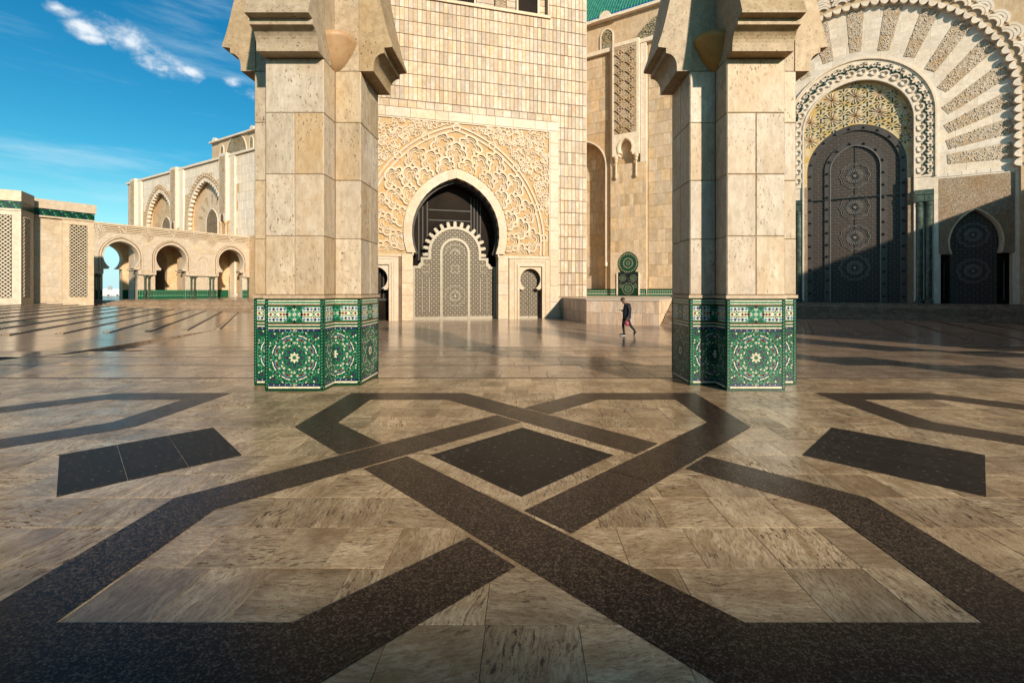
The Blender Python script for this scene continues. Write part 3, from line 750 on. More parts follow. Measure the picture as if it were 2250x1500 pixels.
def pillar(x, y, label):
    root = empty('tiled_pillar', (x, y, 0))
    tag(root, label, 'pillar', 'pillars at the platform edge', 'thing')
    h, R = AW / 2, AW / 2 + AP
    def cross(h_, R_): return [(-h_, -R_), (h_, -R_), (h_, -h_), (R_, -h_), (R_, h_), (h_, h_), (h_, R_), (-h_, R_), (-h_, h_), (-R_, h_), (-R_, -h_), (-h_, -h_)]
    MB().slab(cross(h, R), -.45, 1.462).build('dado_core', 'z_green_dark', root)
    MB().slab(cross(h - .012, R - .012), 1.45, 5.3).build('shaft_core', 'joint', root)
    MB().slab(cross(h + .022, R + .022), 1.464, 1.515).build('dado_cap', 'trim', root)
    MB().slab(cross(h - .004, R - .004), 5.27, 7.4).build('capital_core', 'capital', root)
    courses = [1.52, 2.45, 3.43, 4.40, 5.262]
    for q in range(4):
        a = q * pi / 2
        rot = lambda px, py: (px * cos(a) - py * sin(a), px * sin(a) + py * cos(a))
        # end of the arm
        p = rot(-h, -R); put('zellige_panel', Z_FULL, root, (p[0], p[1], 0), a)
        # flank of the arm to its right, then the shoulder
        p = rot(h, -R); put('zellige_panel', Z_LEFT, root, (p[0], p[1], 0), a + pi / 2)
        p = rot(h, -h); put('zellige_panel', Z_RIGHT, root, (p[0], p[1], 0), a)
        put('capital_bracket', CAPM, root, (*rot(0, -R), 0), a)
        put('corner_bowl', BOWLM, root, (*rot(h, h), 0), a)
        for i in range(4):
            z0, z1 = courses[i], courses[i + 1]; hh = z1 - z0 - .0035; zm = (z0 + z1) / 2
            spl = ((-h, h),) if (i + q) % 4 == 3 else ((-h, 0), (0, h))
            for s0, s1 in spl:
                put('stone_slab', box_mesh('stone_slab', s1 - s0 - .0035, .012, hh, 'pillar'), root, (*rot((s0 + s1) / 2, -R - .002 - random.uniform(0, .002)), zm), a)
            put('stone_slab', box_mesh('stone_slab', AP - .004, .012, hh, 'pillar'), root, (*rot(h + .002 + random.uniform(0, .002), -h - AP / 2), zm), a + pi / 2)
            put('stone_slab', box_mesh('stone_slab', AP - .004, .012, hh, 'pillar'), root, (*rot(h + AP / 2, -h - .002 - random.uniform(0, .002)), zm), a)
    return root
pillar(-3.65, 8.09, 'massive travertine pillar with green tiled base, in front of the open sky')
pillar(3.65, 8.09, 'massive travertine pillar with green tiled base, beside the tall dark metal door')

# portico piers along the platform edge, and a wall added behind for floor shade
por = empty('portico', (0, 8.09, 0))
tag(por, 'outer piers of the portico and an added shade wall standing beyond the picture edge', 'portico', kind='thing')
for cx in (-18.25, -10.95, 10.95, 18.25):
    MB().box(cx - .46, cx + .46, -.89, .89, -.6, 7.35).box(cx - .89, cx + .89, -.455, .455, -.6, 7.34).build('outer_pier', 'pillar', por)
MB().box(-26, 40, -18.6, -18.1, -.6, 5.2).build('rear_wall', 'capital', por)  # unseen wall, added to keep the sun off the near floor

# ------------------------------------------------------------------ minaret with its portal
def rosette(r, y0, y1, n=24, mat=0, ring=True):
    """petalled metal rosette centred on the origin in x,z"""
    mb = MB()
    for k in range(n):
        a = 2 * pi * k / n; hw = .9 * pi / n
        pts = [(r * .20 * cos(a), r * .20 * sin(a)), (r * .52 * cos(a - hw * .55), r * .52 * sin(a - hw * .55)), (r * .64 * cos(a), r * .64 * sin(a)), (r * .52 * cos(a + hw * .55), r * .52 * sin(a + hw * .55))]
        mb.prism(pts, y0, y1)
    mb.prism([(r * .11 * cos(2 * pi * k / 12), r * .11 * sin(2 * pi * k / 12)) for k in range(12)], y0 - .02, y1)
    if ring:
        lob = [(r * (1 + .045 * cos(10 * 2 * pi * k / 80)) * cos(2 * pi * k / 80), r * (1 + .045 * cos(10 * 2 * pi * k / 80)) * sin(2 * pi * k / 80)) for k in range(80)]
        mb.ribbon(lob, r * .038, y0, y1, True)
        mb.ribbon([(x * .88, z * .88) for x, z in lob], r * .018, y0 + .01, y1, True)
    return mb
MX, MY = -5.233, 34.656
minaret = empty('minaret', (MX, MY, 0), radians(14.8))
tag(minaret, 'tall square tower clad in narrow cream marble slabs with a carved arched portal', 'minaret', kind='thing')
HWM = 10.6
A_IN = (3.3, 5.9, 10.09); A_OUT = (3.92, 5.95, 10.80)
ar = arch(*A_IN, 4.37, 12)
loop = [(-HWM, -.9), (-6.77, -.9), (-6.77, 3.46), (-4.95, 3.46), (-4.95, -.9), (-3.3, -.9), (-3.3, 4.25)] + list(reversed(ar)) + [(3.3, 4.25), (3.3, -.9), (4.95, -.9), (4.95, 3.46), (6.77, 3.46), (6.77, -.9), (HWM, -.9), (HWM, 23.40), (7.38, 23.40), (-7.38, 23.40), (-HWM, 23.40)]
MB().prism(loop, .0, 1.3).build('wall_backing', 'joint', minaret)
core = MB().box(-HWM + .02, HWM - .02, 1.85, 21, -.9, 42).box(-HWM, -7.38, 0, 1.9, 23.4, 42).box(7.38, HWM, 0, 1.9, 23.4, 42).box(-7.38, 7.38, .5, 1.9, 23.4, 42)
core.build('tower_core', 'joint', minaret)
for s in (-1, 1): MB().box(s * HWM - .02, s * HWM + .02, -.03, 21, -.9, 42).build('side_wall', 'minaret_trim', minaret)
# cladding
cells = []
CW, RH = .3212, .975
x = -HWM
rows = [15.66 + RH * k for k in range(-18, 11)]
ncol = round(2 * HWM / CW)
for i in range(ncol):
    x0, x1 = -HWM + i * CW, -HWM + (i + 1) * CW
    xm = (x0 + x1) / 2
    for z in rows:
        z1 = z + RH
        if z < 15.6:
            if abs(xm) < 8.19: continue
        if z1 > 23.5 and abs(xm) < 7.38: continue
        za, zb = max(z, -.67), min(z1, 26.2)
        if zb - za < .1: continue
        cells.append((x0, x1, za + .012, zb - .012))
cells.sort(key=lambda c: abs(c[0] - 2.5) + .55 * abs(c[2] - 18) + (50 if c[0] < -6.3 else 0))
clad(minaret, 'marble_slab', cells, 'minaret', gap=.030, jit=.009)
wide = []
n = 25
for i in range(n):
    w = 2 * 8.19 / n
    wide.append((-8.19 + i * w, -8.19 + (i + 1) * w, 15.09, 15.64))
clad(minaret, 'marble_course', wide, 'minaret', gap=.024)
fr = []
for s in (-1, 1):
    z = -.67; 
    while z < 14.2:
        h = 1.05 + .25 * ((int(z * 3)) % 3); z1 = min(z + h, 14.35)
        fr.append((min(s * 7.46, s * 8.19), max(s * 7.46, s * 8.19), z, z1)); z = z1
i = -8.19
while i < 8.1:
    w = random.choice((1.0, 1.4, 1.8)); fr.append((i, min(i + w, 8.19), 14.36, 15.07)); i += w
clad(minaret, 'frame_block', fr, 'minaret_trim', y=-.07, d=.07, gap=.012)
# carved panel ground
OUTB = arch(*A_OUT, 4.3, 20)
panel = [(-7.42, 4.3), (OUTB[-1][0], 4.3)] + list(reversed(OUTB)) + [(7.42, 4.3), (7.42, 14.31), (-7.42, 14.31)]
BIG = arch(6.95, 5.2, 14.05, 4.35, 26)
inner_panel = list(BIG) + list(OUTB[::-1])
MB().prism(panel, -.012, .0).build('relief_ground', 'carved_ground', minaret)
# voussoirs of the portal arch
vi, vo_ = arch(*A_IN, 4.37, 11), arch(*A_OUT, 4.37, 11)
for k in range(len(vi) - 1):
    q = [vi[k], vo_[k], vo_[k + 1], vi[k + 1]]
    c = (sum(p[0] for p in q) / 4, sum(p[1] for p in q) / 4)
    q = [(c[0] + (p[0] - c[0]) * .994, c[1] + (p[1] - c[1]) * .994) for p in q]
    MB().prism([(p[0] - c[0], p[1] - c[1]) for p in q], -.15 - random.uniform(0, .01), .9).build('voussoir', 'minaret_trim', minaret, (c[0], 0, c[1]))
arm_in = arch(A_IN[0] - .16, 5.9, A_IN[2] - .22, 4.37, 14)
rev = list(arch(A_IN[0] + .02, 5.9, 10.11, 4.3, 14)) + arm_in[::-1]
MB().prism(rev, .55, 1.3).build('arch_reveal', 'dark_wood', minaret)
# piers below the arch
for s in (-1, 1):
    z = -.67; zs = [-.67, 1.2, 2.1, 3.05, 4.29]
    for a, b in zip(zs, zs[1:]):
        for (xa, xb) in ((3.22, 4.02),):
            w = xb - xa - .012
            put('pier_block', box_mesh('pier_block', w, 1.0, b - a - .012, 'minaret_trim'), minaret, (s * (xa + xb) / 2, -.12 + random.uniform(-.006, .006), (a + b) / 2))
    MB().box(s * 3.22 - .05, s * 3.22 + .05, -.2, .8, 4.15, 4.36).build('impost', 'minaret_trim', minaret)
    # moulding over the side bay
    MB().box(min(s * 4.04, s * 7.44), max(s * 4.04, s * 7.44), -.10, .0, 4.06, 4.16).box(min(s * 4.04, s * 7.44), max(s * 4.04, s * 7.44), -.055, .0, 4.16, 4.29).build('bay_moulding', 'minaret_trim', minaret)
    cx = s * 5.86
    R = lambda a, b, c, d: [(cx + a, c), (cx + b, c), (cx + b, d), (cx + a, d)]
    MB().prism([(cx - 1.74, -.67), (cx - 1.12, -.67), (cx - 1.12, 3.62), (cx + 1.12, 3.62), (cx + 1.12, -.67), (cx + 1.6, -.67), (cx + 1.6, 4.05), (cx - 1.74, 4.05)], -.03, .0).build('bay_cladding', 'minaret_trim', minaret)
    MB().prism([(cx - 1.10, -.67), (cx - .93, -.67), (cx - .93, 3.46), (cx + .93, 3.46), (cx + .93, -.67), (cx + 1.10, -.67), (cx + 1.10, 3.66), (cx - 1.10, 3.66)], -.10, .0).build('door_surround', 'minaret_trim', minaret)
    MB().prism([(cx - 1.33, -.67), (cx - 1.25, -.67), (cx - 1.25, 3.86), (cx + 1.25, 3.86), (cx + 1.25, -.67), (cx + 1.33, -.67), (cx + 1.33, 3.94), (cx - 1.33, 3.94)], -.075, -.02).build('surround_fillet', 'minaret_trim', minaret)
    da = arch(.84, 2.45, 3.30, 1.71, 10, cx)
    MB().prism([(cx - .93, 1.71), (da[-1][0], 1.71)] + list(reversed(da)) + [(cx + .93, 1.71), (cx + .93, 3.47), (cx - .93, 3.47)], .06, .34).build('horseshoe_plate', 'minaret_trim', minaret)
    for e in (-1, 1): MB().box(cx + e * .70 - .12, cx + e * .70 + .12, .05, .36, 1.62, 1.715).build('small_impost', 'minaret_trim', minaret)
    if s == 1:
        d = MB().box(cx - .92, cx + .92, .62, .72, -.67, 3.46).build('side_door', 'gate_lattice', minaret)
        MB().box(cx - .02, cx + .02, .60, .63, -.67, 3.46).build('meeting_stile', 'stud', d)
        MB().box(cx - .92, cx + .92, .6, .63, -.67, -.50).build('bottom_rail', 'gate_metal', d)
        MB().lathe([(.0, .5), (.05, .5), (.05, .62), (.0, .62)], cx - .1, .58, 10).build('door_knocker', 'gate_metal', d)
    else:
        d = MB().box(cx - .92, cx + .92, .9, .95, -.67, 3.46).build('side_window', 'glass', minaret)
        for k in range(-3, 4): MB().box(cx + k * .26 - .03, cx + k * .26 + .03, .84, .9, .95, 3.46).build('mullion', 'dark_wood', d)
        MB().box(cx - .92, cx + .92, .83, .9, .80, .95).build('transom', 'dark_wood', d)
# big arch double strip with little loops at its joints
for off, wd, yy in ((0., .14, -.10), (-.30, .13, -.09)):
    a_ = arch(6.95 + off, 5.2, 14.05 + off * 1.15, 4.35, 26)
    MB().ribbon(a_, wd, yy, .0).build('arch_moulding', 'carved', minaret)
nodes = [BIG[int(f * (len(BIG) - 1))] for f in (.06, .17, .29, .40, .5, .60, .71, .83, .94)]
for p in nodes:
    mb = MB(); mb.ribbon(circ(0, -.12, .26, 0, 360, 14)[:-1], .12, -.13, .0, True)
    mb.build('loop_knot', 'carved', minaret, (p[0], 0, p[1]))
# trefoil interlace mapped between the portal arch and the big arch
n_s = 60
inn = arch(A_OUT[0] + .06, 5.95, A_OUT[2] + .08, 4.42, n_s); out = arch(6.70, 5.2, 13.72, 4.42, n_s)
def pm(u, v):
    f = u * (2 * n_s); k = min(int(max(f, 0)), 2 * n_s - 1); f -= k
    a = (inn[k][0] + (inn[k + 1][0] - inn[k][0]) * f, inn[k][1] + (inn[k + 1][1] - inn[k][1]) * f)
    b = (out[k][0] + (out[k + 1][0] - out[k][0]) * f, out[k][1] + (out[k + 1][1] - out[k][1]) * f)
    return (a[0] + (b[0] - a[0]) * v, a[1] + (b[1] - a[1]) * v)
def trefoil(sc):
    p = [(-.30, -.55), (-.34, -.15)]
    p += circ(-.48, .18, .33, -60, -270, 9)
    p += circ(0, .62, .40, 195, -15, 11)
    p += [(-x, z) for x, z in reversed(circ(-.48, .18, .33, -60, -270, 9))]
    p += [(.34, -.15), (.30, -.55)]
    return [(x * sc, .1 + (z - .1) * sc) for x, z in p]
NU = 10
for r in range(3):
    for i in range(NU + (r % 2)):
        uc = (i + (.5 if r % 2 == 0 else 0.)) / NU
        vc = .03 + .33 * r
        mb = MB()
        for sc, wd, y0 in ((1.0, .15, -.14), (.74, .06, -.07), (.50, .08, -.08)):
            pts = []
            for (sx, tz) in trefoil(sc):
                u, v = uc + sx * .50 / NU, vc + tz * .31
                if 0.001 < u < .999 and .0 <= v <= 1.0: pts.append(pm(u, v))
            if len(pts) > 5: mb.ribbon(pts, wd, y0 - .012 * (i % 2) - .006 * r, .0, tone=random.random())
        if mb.f: mb.build('carved_trefoil', 'carved', minaret)
# spandrel arabesque: curling stems
mb = MB(); rng = random.Random(3)
def inside_big(x, z):
    w, zc, ap = 7.15, 5.2, 14.25; h = ap - zc; c = (h * h - w * w) / (2 * w); R_ = w + c
    return (abs(x) + c) ** 2 + max(z - zc, 0) ** 2 < R_ * R_
cnt = 0
while cnt < 560:
    x, z = rng.uniform(-7.3, 7.3), rng.uniform(6.5, 14.2)
    if inside_big(x, z): continue
    cnt += 1
    r0, a0, sgn = rng.uniform(.12, .34), rng.uniform(0, 6.28), rng.choice((-1, 1))
    pts = [(x + r0 * (1 - .6 * k / 10) * cos(a0 + sgn * k * .52), z + r0 * (1 - .6 * k / 10) * sin(a0 + sgn * k * .52)) for k in range(11)]
    pts = [p for p in pts if abs(p[0]) < 7.38 and p[1] < 14.28 and not inside_big(*p)]
    if len(pts) > 4: mb.ribbon(pts, rng.uniform(.05, .09), -.06 - rng.uniform(0, .05), .0, tone=rng.random())
tag(mb.build('arabesque_relief', 'carved', minaret), kind='stuff')
MB().box(-7.46, 7.46, -.10, .0, 14.24, 14.33).build('panel_fillet', 'minaret_trim', minaret)
for s in (-1, 1): MB().box(min(s * 7.36, s * 7.44), max(s * 7.36, s * 7.44), -.10, .0, 4.3, 14.24).build('panel_fillet', 'minaret_trim', minaret)
# upper balcony recess with its sill and openings
MB().box(-7.5, 7.5, -.16, .45, 23.30, 23.52).build('balcony_sill', 'minaret_trim', minaret)
for s in (-1, 1): MB().box(min(s * 7.38, s * 7.30), max(s * 7.38, s * 7.30), -.04, .5, 23.5, 28).build('recess_jamb', 'minaret_trim', minaret)
for cx in (5.73, .6, -4.5):
    w = MB().box(cx - .8, cx + .8, .44, .52, 23.52, 27).build('tower_window', 'glass', minaret)
    MB().box(cx - .95, cx - .8, .3, .5, 23.52, 27).box(cx + .8, cx + .95, .3, .5, 23.52, 27).build('window_jamb', 'minaret_trim', w)
for cx in (3.5, -1.9): MB().box(cx - .42, cx + .42, .36, .5, 23.52, 27).build('carved_panel', 'arabesque', minaret)
cells = []
for (xa, xb) in ((-7.3, -5.5), (-3.5, -2.4), (-1.4, -.4), (1.6, 3.0), (4.0, 4.75), (6.7, 7.3)):
    for k in range(6): cells.append((xa, xb, 23.55 + k * .5, 24.05 + k * .5))
clad(minaret, 'recess_block', cells, 'minaret', y=.46, d=.04, gap=.02)
# bronze gate standing in the arch
GY = 1.02
def gate_outline(e=0.):
    c = [(3.26 - e, -.67), (3.26 - e, 3.45 - e), (2.85 - e, 3.45 - e), (2.76 - e, 3.62 - e), (2.62 - e, 3.72 - e), (2.62 - e, 4.12 - e), (2.05 - e, 4.12 - e)]
    arc = circ(0, 4.5, 2.05 - e, 0, 180, 40)
    return c + arc + [(-x, z) for x, z in reversed(c)]
gate = MB().prism(gate_outline(), GY, GY + .12).build('gate', 'gate_lattice', minaret)
gate['label'] = 'bronze lattice gate with a crenellated arched crown'
fo, fi = gate_outline(), gate_outline(.20)
mb = MB()
for k in range(len(fo) - 1):
    a, b, c, d = fo[k], fo[k + 1], fi[k + 1], fi[k]
    if sqrt((a[0] - b[0]) ** 2 + (a[1] - b[1]) ** 2) < 1e-4: continue
    mb.add([(p[0], GY - .08, p[1]) for p in (a, b, c, d)] + [(p[0], GY, p[1]) for p in (a, b, c, d)], [(0, 1, 2, 3), (0, 1, 5, 4), (3, 2, 6, 7)])
mb.build('gate_border', 'gate_metal', gate)
inn_door = [(1.07, -.67)] + circ(0, 4.49, 1.07, 0, 180, 28) + [(-1.07, -.67)]
MB().ribbon(inn_door, .20, GY - .09, GY).build('wicket_frame', 'gate_metal', gate)
MB().box(-3.26, 3.26, GY - .07, GY, -.67, -.46).build('bottom_rail', 'gate_metal', gate)
for cx, cz, hw, hh in ((-2.25, 3.25, .26, .26), (2.25, 3.25, .26, .26), (0, 3.22, .27, .27), (-2.25, 1.2, .27, 1.35), (2.25, 1.2, .27, 1.35)):
    MB().ribbon([(cx - hw, cz - hh), (cx + hw, cz - hh), (cx + hw, cz + hh), (cx - hw, cz + hh)], .05, GY - .05, GY, True).build('panel_moulding', 'gate_metal', gate)
rosette(.80, GY - .04, GY).build('rosette', 'gate_metal', gate, (0, 0, 1.12))
mb = rosette(.78, GY - .04, GY)
keep = [i for i, f in enumerate(mb.f) if min(mb.v[j][2] for j in f) > -.02]
mb.f = [mb.f[i] for i in keep]; mb.m = [0] * len(keep); mb.t = [0.] * len(keep)
mb.build('rosette', 'gate_metal', gate, (0, 0, 4.38))
MER = MB().prism([(-.12, 0), (.12, 0), (.19, .10), (.12, .14), (.20, .22), (.11, .25), (.15, .34), (.10, .38), (-.10, .38), (-.15, .34), (-.11, .25), (-.20, .22), (-.12, .14), (-.19, .10)], -.05, .05).mesh('merlon', ['gate_metal'])
for k in range(15):
    a = radians(-4 + 188 * k / 14)
    o = put('merlon', MER, gate, (2.04 * cos(a), GY + .05, 4.5 + 2.04 * sin(a)), (0, -(a - pi / 2), 0)); o.scale = (.78, 1, 1.08)
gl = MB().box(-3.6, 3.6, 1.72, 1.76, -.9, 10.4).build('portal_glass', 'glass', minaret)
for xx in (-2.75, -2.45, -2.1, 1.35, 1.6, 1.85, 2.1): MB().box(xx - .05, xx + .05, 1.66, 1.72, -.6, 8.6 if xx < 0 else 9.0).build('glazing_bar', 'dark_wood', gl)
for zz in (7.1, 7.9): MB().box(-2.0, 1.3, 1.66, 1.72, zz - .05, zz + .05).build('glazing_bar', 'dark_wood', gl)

# ------------------------------------------------------------------ prayer hall: one long facade behind the tower
hall = empty('prayer_hall', (10.3, 45.7, 0), radians(-30.2))
tag(hall, 'long sandstone hall with tall carved arches and monumental dark metal door', 'mosque hall', kind='thing')
def m_tymp():
    m = N('tympanum mosaic ground'); v = m.obj()
    n1 = m.noise(v, 2.4, 3, .5)
    c = m.ramp(n1, [(.35, (.52, .34, .10)), (.6, (.60, .47, .28))])
    return m.fin(c, .5, m.bump(m.noise(v, 9, 3), .5, .02))
MAT['tympanum'] = m_tymp()
CXD = 18.62                     # door axis
FY = .30                        # recess of the great arch
def polar_r(poly, cx, cz, th):
    """radius at which the ray from (cx,cz) leaves an arch polyline"""
    d = (cos(th), sin(th)); best = None
    for a, b in zip(poly, poly[1:]):
        ex, ez = b[0] - a[0], b[1] - a[1]; den = d[0] * ez - d[1] * ex
        if abs(den) < 1e-9: continue
        t = ((a[0] - cx) * ez - (a[1] - cz) * ex) / den; u = ((a[0] - cx) * d[1] - (a[1] - cz) * d[0]) / den
        if t > 0 and -1e-6 <= u <= 1 + 1e-6: best = t if best is None else max(best, t)
    return best
def with_legs(a, z): return [(a[0][0], z)] + list(a) + [(a[-1][0], z)]
BIGA = arch(9.35, 15.0, 24.4, 15.0, 24, CXD)
# outer wall with the great arch, side bays and the far-left arches cut out of it
Z0 = -.9
ALC = arch(2.6, 14.4, 17.2, 14.4, 10, -4.95)
hole = [(CXD - 9.35, .62)] + list(reversed(BIGA)) + [(CXD + 9.35, .62)]
far_arches = [(-102.4, 6.2, 15.0, 22.9), (-83.4, 6.6, 15.0, 23.0)]
wall = [(-118, Z0)]
for (cx, w, zc, ap) in far_arches: wall += [(cx - w, Z0)] + with_legs(arch(w, zc, ap, zc, 12, cx), 2.0)[::-1][1:-1] + [(cx + w, Z0)]
wall += [(ALC[-1][0], Z0)] + list(reversed(ALC)) + [(ALC[0][0], Z0)]
wall += [(CXD - 9.35, Z0)] + hole[1:-1] + [(CXD + 9.35, Z0), (33, Z0), (33, 26.0), (-118, 26.0)]
MB().prism(wall, .02, 1.2).build('facade_wall', 'hall', hall)
MB().box(-118, 33, 1.9, 40, Z0, 26.0).build('hall_body', 'hall', hall)
MB().box(-118.3, 33.2, -.35, 1.4, 25.85, 26.25).build('cornice', 'hall_pale', hall)
upper = MB().box(-81.7, 33, .55, 38, 26.0, 29.6); upper.build('upper_storey', 'hall', hall)
MB().box(-82, 33.2, .1, .8, 29.55, 29.85).build('upper_cornice', 'hall_pale', hall)
mb = MB()
for k in range(300):
    x = -60 + k * .31
    mb.add([(x, .12, 29.86), (x + .27, .12, 29.86), (x + .27, 5.0, 37.0), (x, 5.0, 37.0), (x + .135, .0, 29.99), (x + .135, 4.9, 37.1)], [(0, 4, 5, 3), (4, 1, 2, 5)], 0, random.random())
mb.box(-60, 33, .3, 7, 29.6, 29.88)
tag(mb.build('roof_tile', 'roof_green', hall), kind='stuff')
for cx in (-79.9, -67.2, -2.4, 10.2):
    mb = MB(); mb.prism([(cx - 1.5, 29.5), (cx + 1.5, 29.5)] + circ(cx, 29.7, .62, 0, 180, 10), -.05, .5); mb.build('parapet_lobe', 'hall_pale', hall)
def screen(cx, w, zb, zc, ap, mat, y=.5, d=.06, frame=.14, parent=hall):
    a = arch(w, zc, ap, zc, 10, cx)
    o = MB().prism(with_legs(a, zb), y - d, y).build('screen_window', mat, parent)
    MB().ribbon(with_legs(arch(w + frame / 2, zc, ap + frame / 2, zc, 10, cx), zb), frame, y - d - .06, y).build('window_frame', 'hall_pale', o)
    return o
screen(-2.38, .60, 26.3, 27.9, 28.65, 'screen_green', .55)
screen(-78.0, .55, 26.35, 27.8, 28.7, 'screen_green', .55)
screen(-73.1, 3.3, 26.35, 26.5, 29.2, 'screen_green', .55)
screen(-68.2, .55, 26.35, 27.8, 28.7, 'screen_green', .55)
# broad fan screen behind the carved pilaster
ro = MB().prism([(5.6 + 5.6 * cos(radians(a)), 24.9 + 4.2 * sin(radians(a))) for a in range(15, 181, 8)] + [(5.6 + 2.5 * cos(radians(a)), 24.9 + 1.7 * sin(radians(a))) for a in range(180, 14, -8)], .42, .56).build('fan_screen', 'screen_green', hall)
# wall slabs that the eye can tell apart between tower and pillar
cells = []
def wall_cells(x0, x1, z0, z1, skip, w=(.62, .80), rh=1.15):
    z = z0; r = 0
    while z < z1 - .2:
        x = x0
        while x < x1 - .15:
            ww = random.choice(w); xb = min(x + ww, x1)
            if x1 - xb < .25: xb = x1
            if not skip((x + xb) / 2, z + rh / 2, xb - x, rh): cells.append((x, xb, z, min(z + rh, z1)))
            x = xb
        z += rh; r += 1
def skip_mid(x, z, w, h):
    if -2.1 < x < 2.1: return True
    if x < -2.1 and (x + 4.95) ** 2 < 2.75 ** 2 and z < 17.9: return True
    return False
wall_cells(-8.6, -2.08, 1.75, 25.8, skip_mid); wall_cells(2.1, 9.1, 1.75, 25.8, skip_mid)
cells.sort(key=lambda c: 0 if -5 < c[0] < 6.5 else 1)
clad(hall, 'facing_slab', cells, 'hall', y=-.012, d=.03, gap=.012, jit=.004, limit=280)
cells = []; wall_cells(-7.6, -2.3, 1.75, 17.2, lambda x, z, w, h: (z + h / 2 > 14.4 and (x + 4.95) ** 2 + (z - 14.4) ** 2 > 2.5 ** 2))
clad(hall, 'alcove_slab', cells, 'hall', y=1.17, d=.04, gap=.012, jit=.004)
MB().box(-7.8, -2.1, 1.2, 1.9, Z0, 17.4).build('alcove_back', 'hall', hall)
MB().ribbon(with_legs(arch(2.68, 14.4, 17.28, 14.4, 14, -4.95), 4.3), .14, -.10, .05).build('alcove_moulding', 'hall_pale', hall)
MB().lathe([(.0, 4.0), (.13, 4.05), (.16, 4.3), (.11, 4.45), (.0, 4.45)], -2.27, -.02, 10).build('moulding_stop', 'hall_pale', hall)
# carved pilaster
MB().box(-1.72, 1.95, -.28, .02, 1.1, 14.2).build('pilaster_shaft', 'hall', hall)
HS = arch(.62, 15.75, 16.6, 15.3, 10, -.08)
pl = [(-1.44, 15.0), (-.75, 15.0), (-.75, 15.3), (HS[-1][0], 15.3)] + list(reversed(HS)) + [(.59, 15.3), (.59, 15.0), (1.3, 15.0), (1.3, 26.35), (-1.44, 26.35)]
MB().prism(pl, -.55, .02).build('pilaster_panel', 'hall_pale', hall)
mb = MB().box(-1.72, -1.5, -.28, .02, 14.2, 26.2).box(1.36, 1.95, -.28, .02, 14.2, 26.2); mb.build('pilaster_edge', 'hall_pale', hall)
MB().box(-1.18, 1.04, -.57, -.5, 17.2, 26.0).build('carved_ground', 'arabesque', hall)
LEAF = MB()
LEAF.ribbon([(0, -.46), (.2, -.2), (.46, 0), (.2, .2), (0, .46), (-.2, .2), (-.46, 0), (-.2, -.2)], .09, -.09, 0, True)
LEAF.ribbon(circ(0, 0, .17, 0, 360, 10)[:-1], .07, -.08, 0, True)
LEAFM = LEAF.mesh('carved_lozenge', ['carved'])
for r in range(9):
    for c in range(2): put('carved_lozenge', LEAFM, hall, (-.62 + c * 1.10, -.57, 17.75 + r * .93))
MB().ribbon(arch(.74, 15.75, 16.74, 15.25, 12, -.08), .16, -.62, -.5).build('niche_arch', 'hall_pale', hall)
for cx in (-1.10, .96):
    MB().lathe([(.0, 12.7), (.10, 12.75), (.16, 12.95), (.16, 13.1), (.11, 13.2), (.11, 14.3), (.17, 14.45), (.2, 14.7), (.26, 14.75), (.26, 15.0), (0, 15.0)], cx, -.40, 12).build('colonnette', 'carved', hall, smooth=False)
for xx in (-.95, -.08, .80): MB().box(xx - .02, xx + .02, -.287, -.27, 5.4, 14.1).build('shaft_groove', 'joint', hall)
cells = []; wall_cells(-1.7, 1.93, 5.4, 14.1, lambda *a: False, w=(.38, .46, .52))
clad(hall, 'pilaster_slab', cells, 'hall', y=-.292, d=.01, gap=.012, jit=.003)
# tiled fountain niche
def disc_flower(mb, cx, cz, R_, y, n=16):
    mb.add([(cx + R_ * cos(2 * pi * k / 32), y, cz + R_ * sin(2 * pi * k / 32)) for k in range(32)], [tuple(range(32))], GD, .1)
    for (ra, rb, m, nn, f) in ((.84, .98, WH, 32, .35), (.60, .82, G, 24, .8), (.40, .58, WH, 20, .35), (.26, .42, G, 16, .8), (.14, .24, WH, 12, .4), (0.0, .10, GL, 6, .9)):
        for k in range(nn):
            a = 2 * pi * (k + (.5 if m == GD else 0)) / nn; h = pi / nn * f
            mb.add([(cx + R_ * ra * cos(a - h * .4), y - .004, cz + R_ * ra * sin(a - h * .4)), (cx + R_ * (ra + rb) / 2 * cos(a - h), y - .004, cz + R_ * (ra + rb) / 2 * sin(a - h)), (cx + R_ * rb * cos(a), y - .004, cz + R_ * rb * sin(a)), (cx + R_ * (ra + rb) / 2 * cos(a + h), y - .004, cz + R_ * (ra + rb) / 2 * sin(a + h)), (cx + R_ * ra * cos(a + h * .4), y - .004, cz + R_ * ra * sin(a + h * .4))], [(0, 1, 2, 3, 4)], m, random.random())
fn = [(-.90, 1.1), (1.16, 1.1), (1.16, 3.35)] + arch(1.03, 4.25, 5.42, 3.45, 12, .13)[:] + [(-.90, 3.35)]
ft = MB().prism(fn, -.33, -.2).build('fountain_niche', 'z_green_dark', hall)
ft['label'] = 'arched green and blue mosaic fountain niche'
mb = MB(); fy = -.334
mb.add([(-.88, fy, 1.7), (1.14, fy, 1.7), (1.14, fy, 3.3), (-.88, fy, 3.3)], [(0, 1, 2, 3)], BK, .2)
disc_flower(mb, .13, 4.28, .98, fy - .003)
for cx in (-.42, .68): disc_flower(mb, cx, 2.78, .36, fy - .003)
for cx in (-.6, .86): disc_flower(mb, cx, 2.0, .24, fy - .003)
n0 = len(mb.f); disc_flower(mb, .13, 1.72, .62, fy - .006)
rr = random.Random(5)
for k in range(260):
    x, z = rr.uniform(-.84, 1.1), rr.uniform(1.72, 3.3); s = rr.uniform(.012, .03)
    mb.add([(x - s, fy - .0015, z), (x, fy - .0015, z - s), (x + s, fy - .0015, z), (x, fy - .0015, z + s)], [(0, 1, 2, 3)], rr.choice((G, GL, WH, BL, G)), rr.random())
